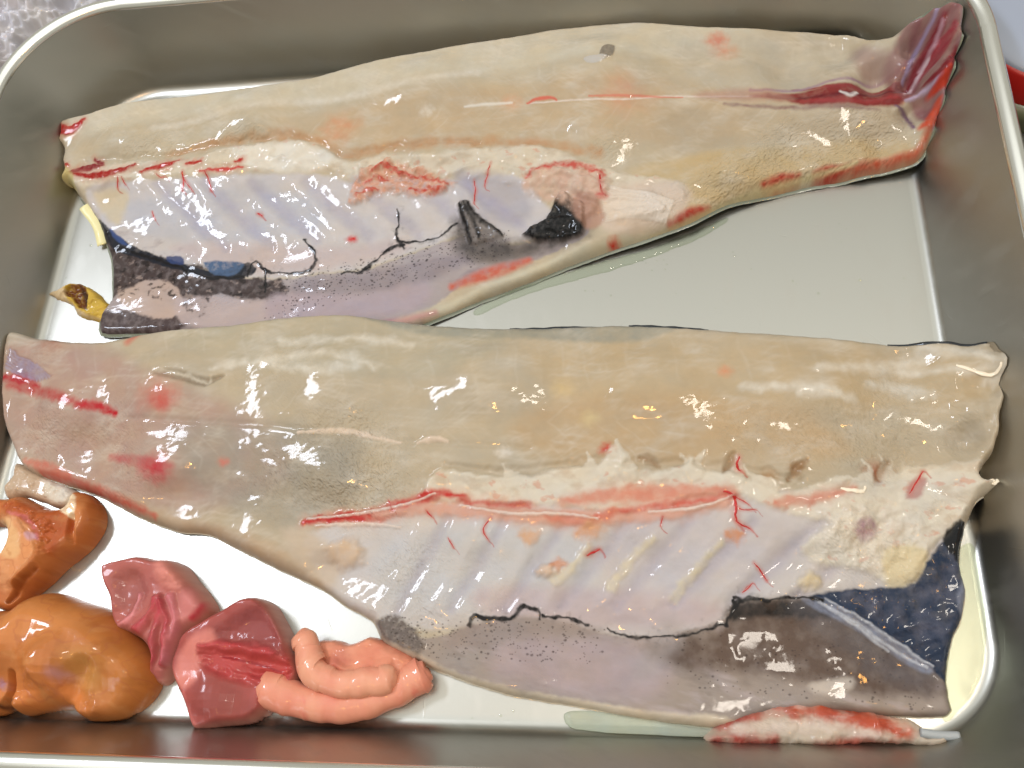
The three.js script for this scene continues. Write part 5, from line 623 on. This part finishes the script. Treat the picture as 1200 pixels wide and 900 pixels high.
    S.tint(S.area([[-12.26, 10.88], [-10.81, 9.92], [-10.1, 9.93], [-9.26, 11.36], [-9.2, 11.95], [-10.69, 11.71], [-12.16, 11.59]], 0.35), '#844341', 0.85); S.raise(S.area([[-11.83, 10.96], [-10.57, 10.26], [-9.81, 10.49], [-9.23, 11.4], [-10.68, 11.51]], 0.4), -0.3);
    S.tint(S.area([[-12.9, 13.14], [-12.04, 12.77], [-10.51, 13.47], [-10.12, 14.25], [-11.84, 14.71], [-12.65, 14.31]], 0.4), '#87443f', 0.85);
    S.tint(S.area([[-13.78, 12.46], [-13.31, 11.43], [-12.39, 10.99], [-12.17, 11.46], [-12.62, 12.44], [-12.86, 13.14], [-13.38, 13.35]], 0.2), '#c97a6e', 0.85); S.tint(S.line([[-13.27, 13.55], [-12.93, 14.47], [-12.52, 14.86]], 0.14, 0.12), '#c56f68', 0.7);
    S.raise(S.area([[-12.69, 11.82], [-10.7, 11.91], [-8.88, 12.26], [-9.15, 12.89], [-10.61, 12.99], [-12.25, 12.5]], 0.3), -0.35); S.tint(S.area([[-12.73, 11.75], [-10.73, 11.76], [-8.79, 12.16], [-8.99, 12.94], [-10.65, 13.05], [-12.33, 12.63]], 0.25), '#a84040', 0.8);
    for (const p of [[[-12.69, 11.8], [-11.16, 11.82], [-9.72, 12.07], [-8.84, 12.31]], [[-12.65, 11.99], [-11.34, 12.22], [-10, 12.39], [-9.07, 12.58]], [[-12.59, 12.21], [-11.35, 12.57], [-10.35, 12.89], [-9.84, 13.03]]]) fold(S, p, 0.11, '#ad4744', 0.24, 0.7);
    fold(S, [[-12.7, 11.62], [-11.12, 11.57], [-9.54, 11.9]], 0.1, '#ac3c40', 0.2); S.tint(S.line([[-11.82, 12.04], [-10.39, 12.28], [-9.21, 12.61]], 0.06, 0.05), '#7a1f26', 0.7);
    S.raise(S.line([[-10.61, 9.64], [-10.24, 9.7], [-9.74, 10.44], [-9.21, 11.38]], 0.1, 0.15), 0.12); S.raise(S.all((x, z) => fbm(x * 0.9, z * 0.9, 2)), 0.08); { const m = S.all(); for (let k = 0; k < m.a.length; k++) m.a[k] = smooth(0.32, 0.02, S.D[k]); S.tint(m, '#c08c7c', 0.6, 0.5, 2); } S.grain(0.3, 0.1);  // rim tinted lighter to imitate translucence where the wall thins
  }, 'stomach_wall', { roughness: 0.36, clearcoat: 0.3, clearcoatRoughness: 0.12 });
  // intestine: two fat loops and a bulge behind them
  const G = thing('fish_intestine', 'pale pink looped intestine between the dark red stomach and the near fillet', 'fish intestine');
  const gut = wetMat(0xffffff, { vertexColors: true, roughness: 0.45, clearcoatRoughness: 0.08 });
  const loop = (p, r, y, warm) => {
    const P = curve(p, 4), L = P.slice(1).reduce((s, q, i) => s + Math.hypot(q[0] - P[i][0], q[1] - P[i][1]), 0), e = 1.25 * r / L;
    const g = tube(P.map(([x, z], i) => [x + 0.08 * noise(i * 0.4, r), y(i / (P.length - 1)), z + 0.08 * noise(i * 0.4, r + 9)]), (t) => { const s = clamp(Math.min(t, 1 - t) / e, 0.004, 1); return r * (0.88 + 0.2 * noise(t * 5, r * 9) + 0.06 * noise(t * 14, r * 5)) * Math.pow(1 - (1 - s) ** 2, 0.5); }, 28, 0.9);
    const q = g.attributes.position, col = new Float32Array(q.count * 3), a = lin('#c9735f'), b = lin('#d6997c'), d = lin('#c4584c');
    for (let i = 0; i < q.count; i++) {
      const x = q.getX(i) * 100, h = q.getY(i) * 100, z = q.getZ(i) * 100, t = clamp(0.5 + warm + 0.6 * fbm(x * 0.8, z * 0.8 + h, 4)), k = smooth(0.25, 0.6, fbm(x * 1.3 + 50, z * 1.3, 4)) * 0.5;
      const w = 0.035 * fbm(x * 2.2, z * 2.2 + h, 3); q.setXYZ(i, q.getX(i), q.getY(i) + w * CM, q.getZ(i));
      for (let c = 0; c < 3; c++) col[i * 3 + c] = mix(mix(a[c], b[c], t), d[c], k);
    }
    g.setAttribute('color', new THREE.BufferAttribute(col, 3)); g.computeVertexNormals();
    return part('intestine_loop', g, gut, G);
  };
  const back = new Slab({ outline: [[-8.34, 11.41], [-7.5, 11.11], [-6.54, 11.24], [-5.73, 10.98], [-4.85, 11.21], [-4.03, 11.62], [-3.1, 12.23], [-3.21, 12.71], [-4.13, 13.07], [-5.6, 13.1], [-7.1, 12.92], [-8.06, 12.46]], cell: 0.02, step: 2, warp: 0.1, warpFreq: 1.2, thick: [[-7.96, 11.73, 0.9, 0.5], [-6.47, 11.53, 1.1, 0.5], [-4.96, 11.68, 1, 0.5], [-3.43, 12.45, 0.7, 0.4], [-5.6, 12.73, 1, 0.4]], ground: '#c67a62' });
  roughen(back, back.all(), 0.25, 0.8); back.tint(back.all((x, z) => clamp(0.4 + 0.9 * fbm(x, z, 4))), '#d69a7c', 0.6); back.tint(back.spot(...[[-6.79, 12.06]][0], 0.5), '#9a4a40', 0.6); back.grain(0.2, 0.2);
  back.build(G, back.material({ transmission: 0 }), { body: 'gut_tissue' });
  loop([[-10.41, 13.23], [-9.88, 13.22], [-8.93, 13.54], [-7.79, 13.78], [-6.53, 13.82], [-5.24, 13.59], [-4.2, 13.1], [-3.51, 12.68], [-3.03, 12.33]], 0.84, (t) => 0.74 - 0.2 * t, 0);
  loop([[-8.71, 11], [-8.28, 11.42], [-8.01, 12.04], [-7.6, 12.66], [-6.68, 12.98], [-5.65, 12.99], [-4.87, 12.84], [-4.22, 12.76]], 0.7, (t) => 1.0 + 0.25 * Math.sin(t * 3), 0.25);
  // slime of pale tissue joining the liver to the fillet
  organ('tissue_scrap', 'clear slimy shred of pale tissue between torn liver and fillet tail end', 'fish tissue', null, {
    outline: [[-24.5, 2.83], [-23.35, 3.37], [-22.24, 3.82], [-20.96, 4.34], [-20.77, 4.77], [-21.2, 5.19], [-22.01, 5.1], [-22.79, 4.84], [-23.75, 4.58], [-24.52, 4.74], [-24.87, 4.14], [-24.58, 3.53]], thick: [[-24.17, 3.71, 0.6, 0.4], [-22.14, 4.59, 0.5, 0.3], [-21.01, 4.85, 0.7, 0.3]], ground: '#cdb49a',
  }, (S, T) => { S.tint(S.area([[-22.87, 3.82], [-21.4, 4.11], [-20.97, 5.02], [-22.08, 4.84]], 0.2), '#e6dfd0', 0.9, 0.4, 3); S.raise(S.all((x, z) => fbm(x * 2, z * 2, 4)), 0.2); S.wet(S.all(), 0.3); S.grain(0.3, 0.3); }, 'tissue_scrap', { transmission: 0.3 });
}

// ---------------------------------------------------------------- liquid on the steel
{
  const juice = (label, outline, hex, h = 0.07) => {
    const S = new Slab({ outline, cell: 0.03, step: 2, warp: 0.08, warpFreq: 1.2, thick: outline.map(([x, z]) => [x, z, h, 0.12]), ground: '#ffffff', mottle: 0, held: false }), g = S.grid(0, (n, d) => d > 0 ? S.height(n) : 0.004), ix = [];
    for (const k of g.cells) ix.push(k, k + g.w, k + 1, k + 1, k + g.w, k + g.w + 1);
    const m = new THREE.Mesh(geo(g.pos, ix, null, g.uv), new THREE.MeshPhysicalMaterial({ color: hex, transmission: 1, roughness: 0.06, ior: 1.34 })); m.name = numbered('liquid_puddle'); m.receiveShadow = true; scene.add(m);
    return tag(m, label, 'puddle');
  };
  juice('clear puddle along the belly edge of the far fillet', [[-1.89, -5.09], [0.64, -6.24], [4.04, -7.35], [6.57, -8.01], [9.12, -9.07], [10.39, -9.6], [10.21, -9.21], [8.25, -8.12], [4.88, -6.92], [1.5, -6.01], [-0.61, -5.23], [-1.86, -4.61]], 0xeef2ea, 0.1);
  juice('clear puddle at the corner beside the blue membrane', [[17.83, 9.04], [19.07, 6.92], [19.61, 7.28], [19.56, 9.7], [19, 12.01], [18.12, 13.24], [17.2, 13.51]], 0xf0f3e8, 0.08);
  const drops = [], D = new THREE.SphereGeometry(1, 12, 6, 0, Math.PI * 2, 0, Math.PI / 2);
  const put = new THREE.InstancedMesh(D, new THREE.MeshPhysicalMaterial({ color: 0xf4f6f0, transmission: 1, roughness: 0.03, ior: 1.33 }), 40), M = new THREE.Matrix4();
  const spots = [[6.97, -7.11], [11.49, -7.38], [16.01, -8.59], [8.94, -5.12], [13.72, -5.39], [17.63, -5.68], [4.03, -5.33], [8.22, -7.54], [-15.82, 6.96], [-10.49, 9.28], [-24.39, -9.15], [-23.5, -7.5], [-0.97, 13.42], [1.19, 14.03], [-11.88, 8.13], [-7.32, 9.25]];
  for (let i = 0; i < 40; i++) { const c = spots[i % spots.length], r = 0.03 + rnd() * rnd() * 0.07; M.makeScale(r * CM, r * 0.35 * CM, r * CM * (0.8 + 0.4 * rnd())); M.setPosition((c[0] + (rnd() - 0.5) * 2.6) * CM, 0.0002, (c[1] + (rnd() - 0.5) * 1.6) * CM); put.setMatrixAt(i, M); }
  put.name = 'water_drops'; scene.add(put); tag(put, 'tiny water drops scattered on the bare steel floor of the tray', 'water drops', null, 'stuff');
}

// ---------------------------------------------------------------- beyond the tray
{
  // crumpled clear plastic bag at the far left corner
  const B = new Slab({ outline: [[-37, -31], [-30, -33], [-22, -32], [-17, -30], [-17.5, -25.5], [-21, -25.3], [-25, -24.6], [-28.2, -22.4], [-30, -19.4], [-31, -15.5], [-34, -14], [-38, -16], [-40, -24]], cell: 0.05, step: 2, warp: 0.2, thick: [[-30, -27, 2.8, 2], [-22, -28, 2.0, 1.2], [-32, -20, 2.4, 1.2], [-36, -24, 2.2, 1.5]], held: false, ground: '#efedf2' });
  B.raise(B.all((x, z) => 1 - 2 * Math.abs(noise(x * 0.5 + 3, z * 0.5 + fbm(x * 0.3, z * 0.3, 2))) + 0.7 * (1 - 2 * Math.abs(noise(x * 1.1 + z * 0.4, z * 1.2))) + 0.4 * (1 - 2 * Math.abs(noise(x * 2.3, z * 1.7 + x)))), 0.7);
  B.tint(B.all((x, z) => clamp(0.3 + fbm(x * 0.5, z * 0.5, 3))), '#c9c7d2', 0.7); B.grain(0.2, 0.6);
  const G = thing('plastic_bag', 'crumpled clear plastic bag behind the rounded far left corner of the tray', 'plastic bag');
  B.build(G, B.material({ transmission: 0.45, roughness: 0.35, clearcoat: 1, side: THREE.DoubleSide }), { body: 'bag_film' });
}
{
  // round food tub to the right: pale grey lid, red band, olive foot, orange top band
  const P = [[26.35, -18.27], [23.35, -16.22]], [[x0, z0], [x1, z1]] = P, r = Math.hypot(x1 - x0, z1 - z0);
  const G = thing('food_tub', 'round food tub with pale grey lid and red band, right of the tray', 'food tub'); G.position.set(x0 * CM, 0, z0 * CM);
  const lathe = (name, prof, hex, rough) => part(name, new THREE.LatheGeometry(prof.map(([q, y]) => new THREE.Vector2(q * CM, y * CM)), 96), new THREE.MeshPhysicalMaterial({ color: hex, roughness: rough, clearcoat: 0.4, clearcoatRoughness: 0.2, side: THREE.DoubleSide }), G);
  lathe('lid', [[0, 3.15], [r * 0.6, 3.12], [r - 0.5, 3.02], [r - 0.1, 2.9], [r, 2.7]], 0x8f97a8, 0.35);
  lathe('red_band', [[r + 0.02, 2.72], [r + 0.25, 2.6], [r + 0.5, 1.7], [r + 0.5, 1.2]], 0xa81712, 0.4);
  lathe('tub_foot', [[r + 0.52, 1.22], [r + 0.9, 1.1], [r + 1.0, 0.6], [r + 0.8, -0.3]], 0x5d6148, 0.5);
  const strap = new THREE.Shape(); const s0 = -r * 0.98, t = 0.9; strap.moveTo(s0, -t); strap.lineTo(-s0, -t); strap.lineTo(-s0, t); strap.lineTo(s0, t);
  const sg = new THREE.ExtrudeGeometry(strap, { depth: 0.12, bevelEnabled: true, bevelSize: 0.04, bevelThickness: 0.04, bevelSegments: 2 }).rotateX(-Math.PI / 2).scale(CM, CM, CM);
  const st = part('orange_strip', sg, new THREE.MeshPhysicalMaterial({ color: 0xb57a14, roughness: 0.4 }), G); st.position.set(0, 3.2 * CM, -2.4 * CM); st.rotation.y = -0.25;
}
renderer.render(scene, camera);
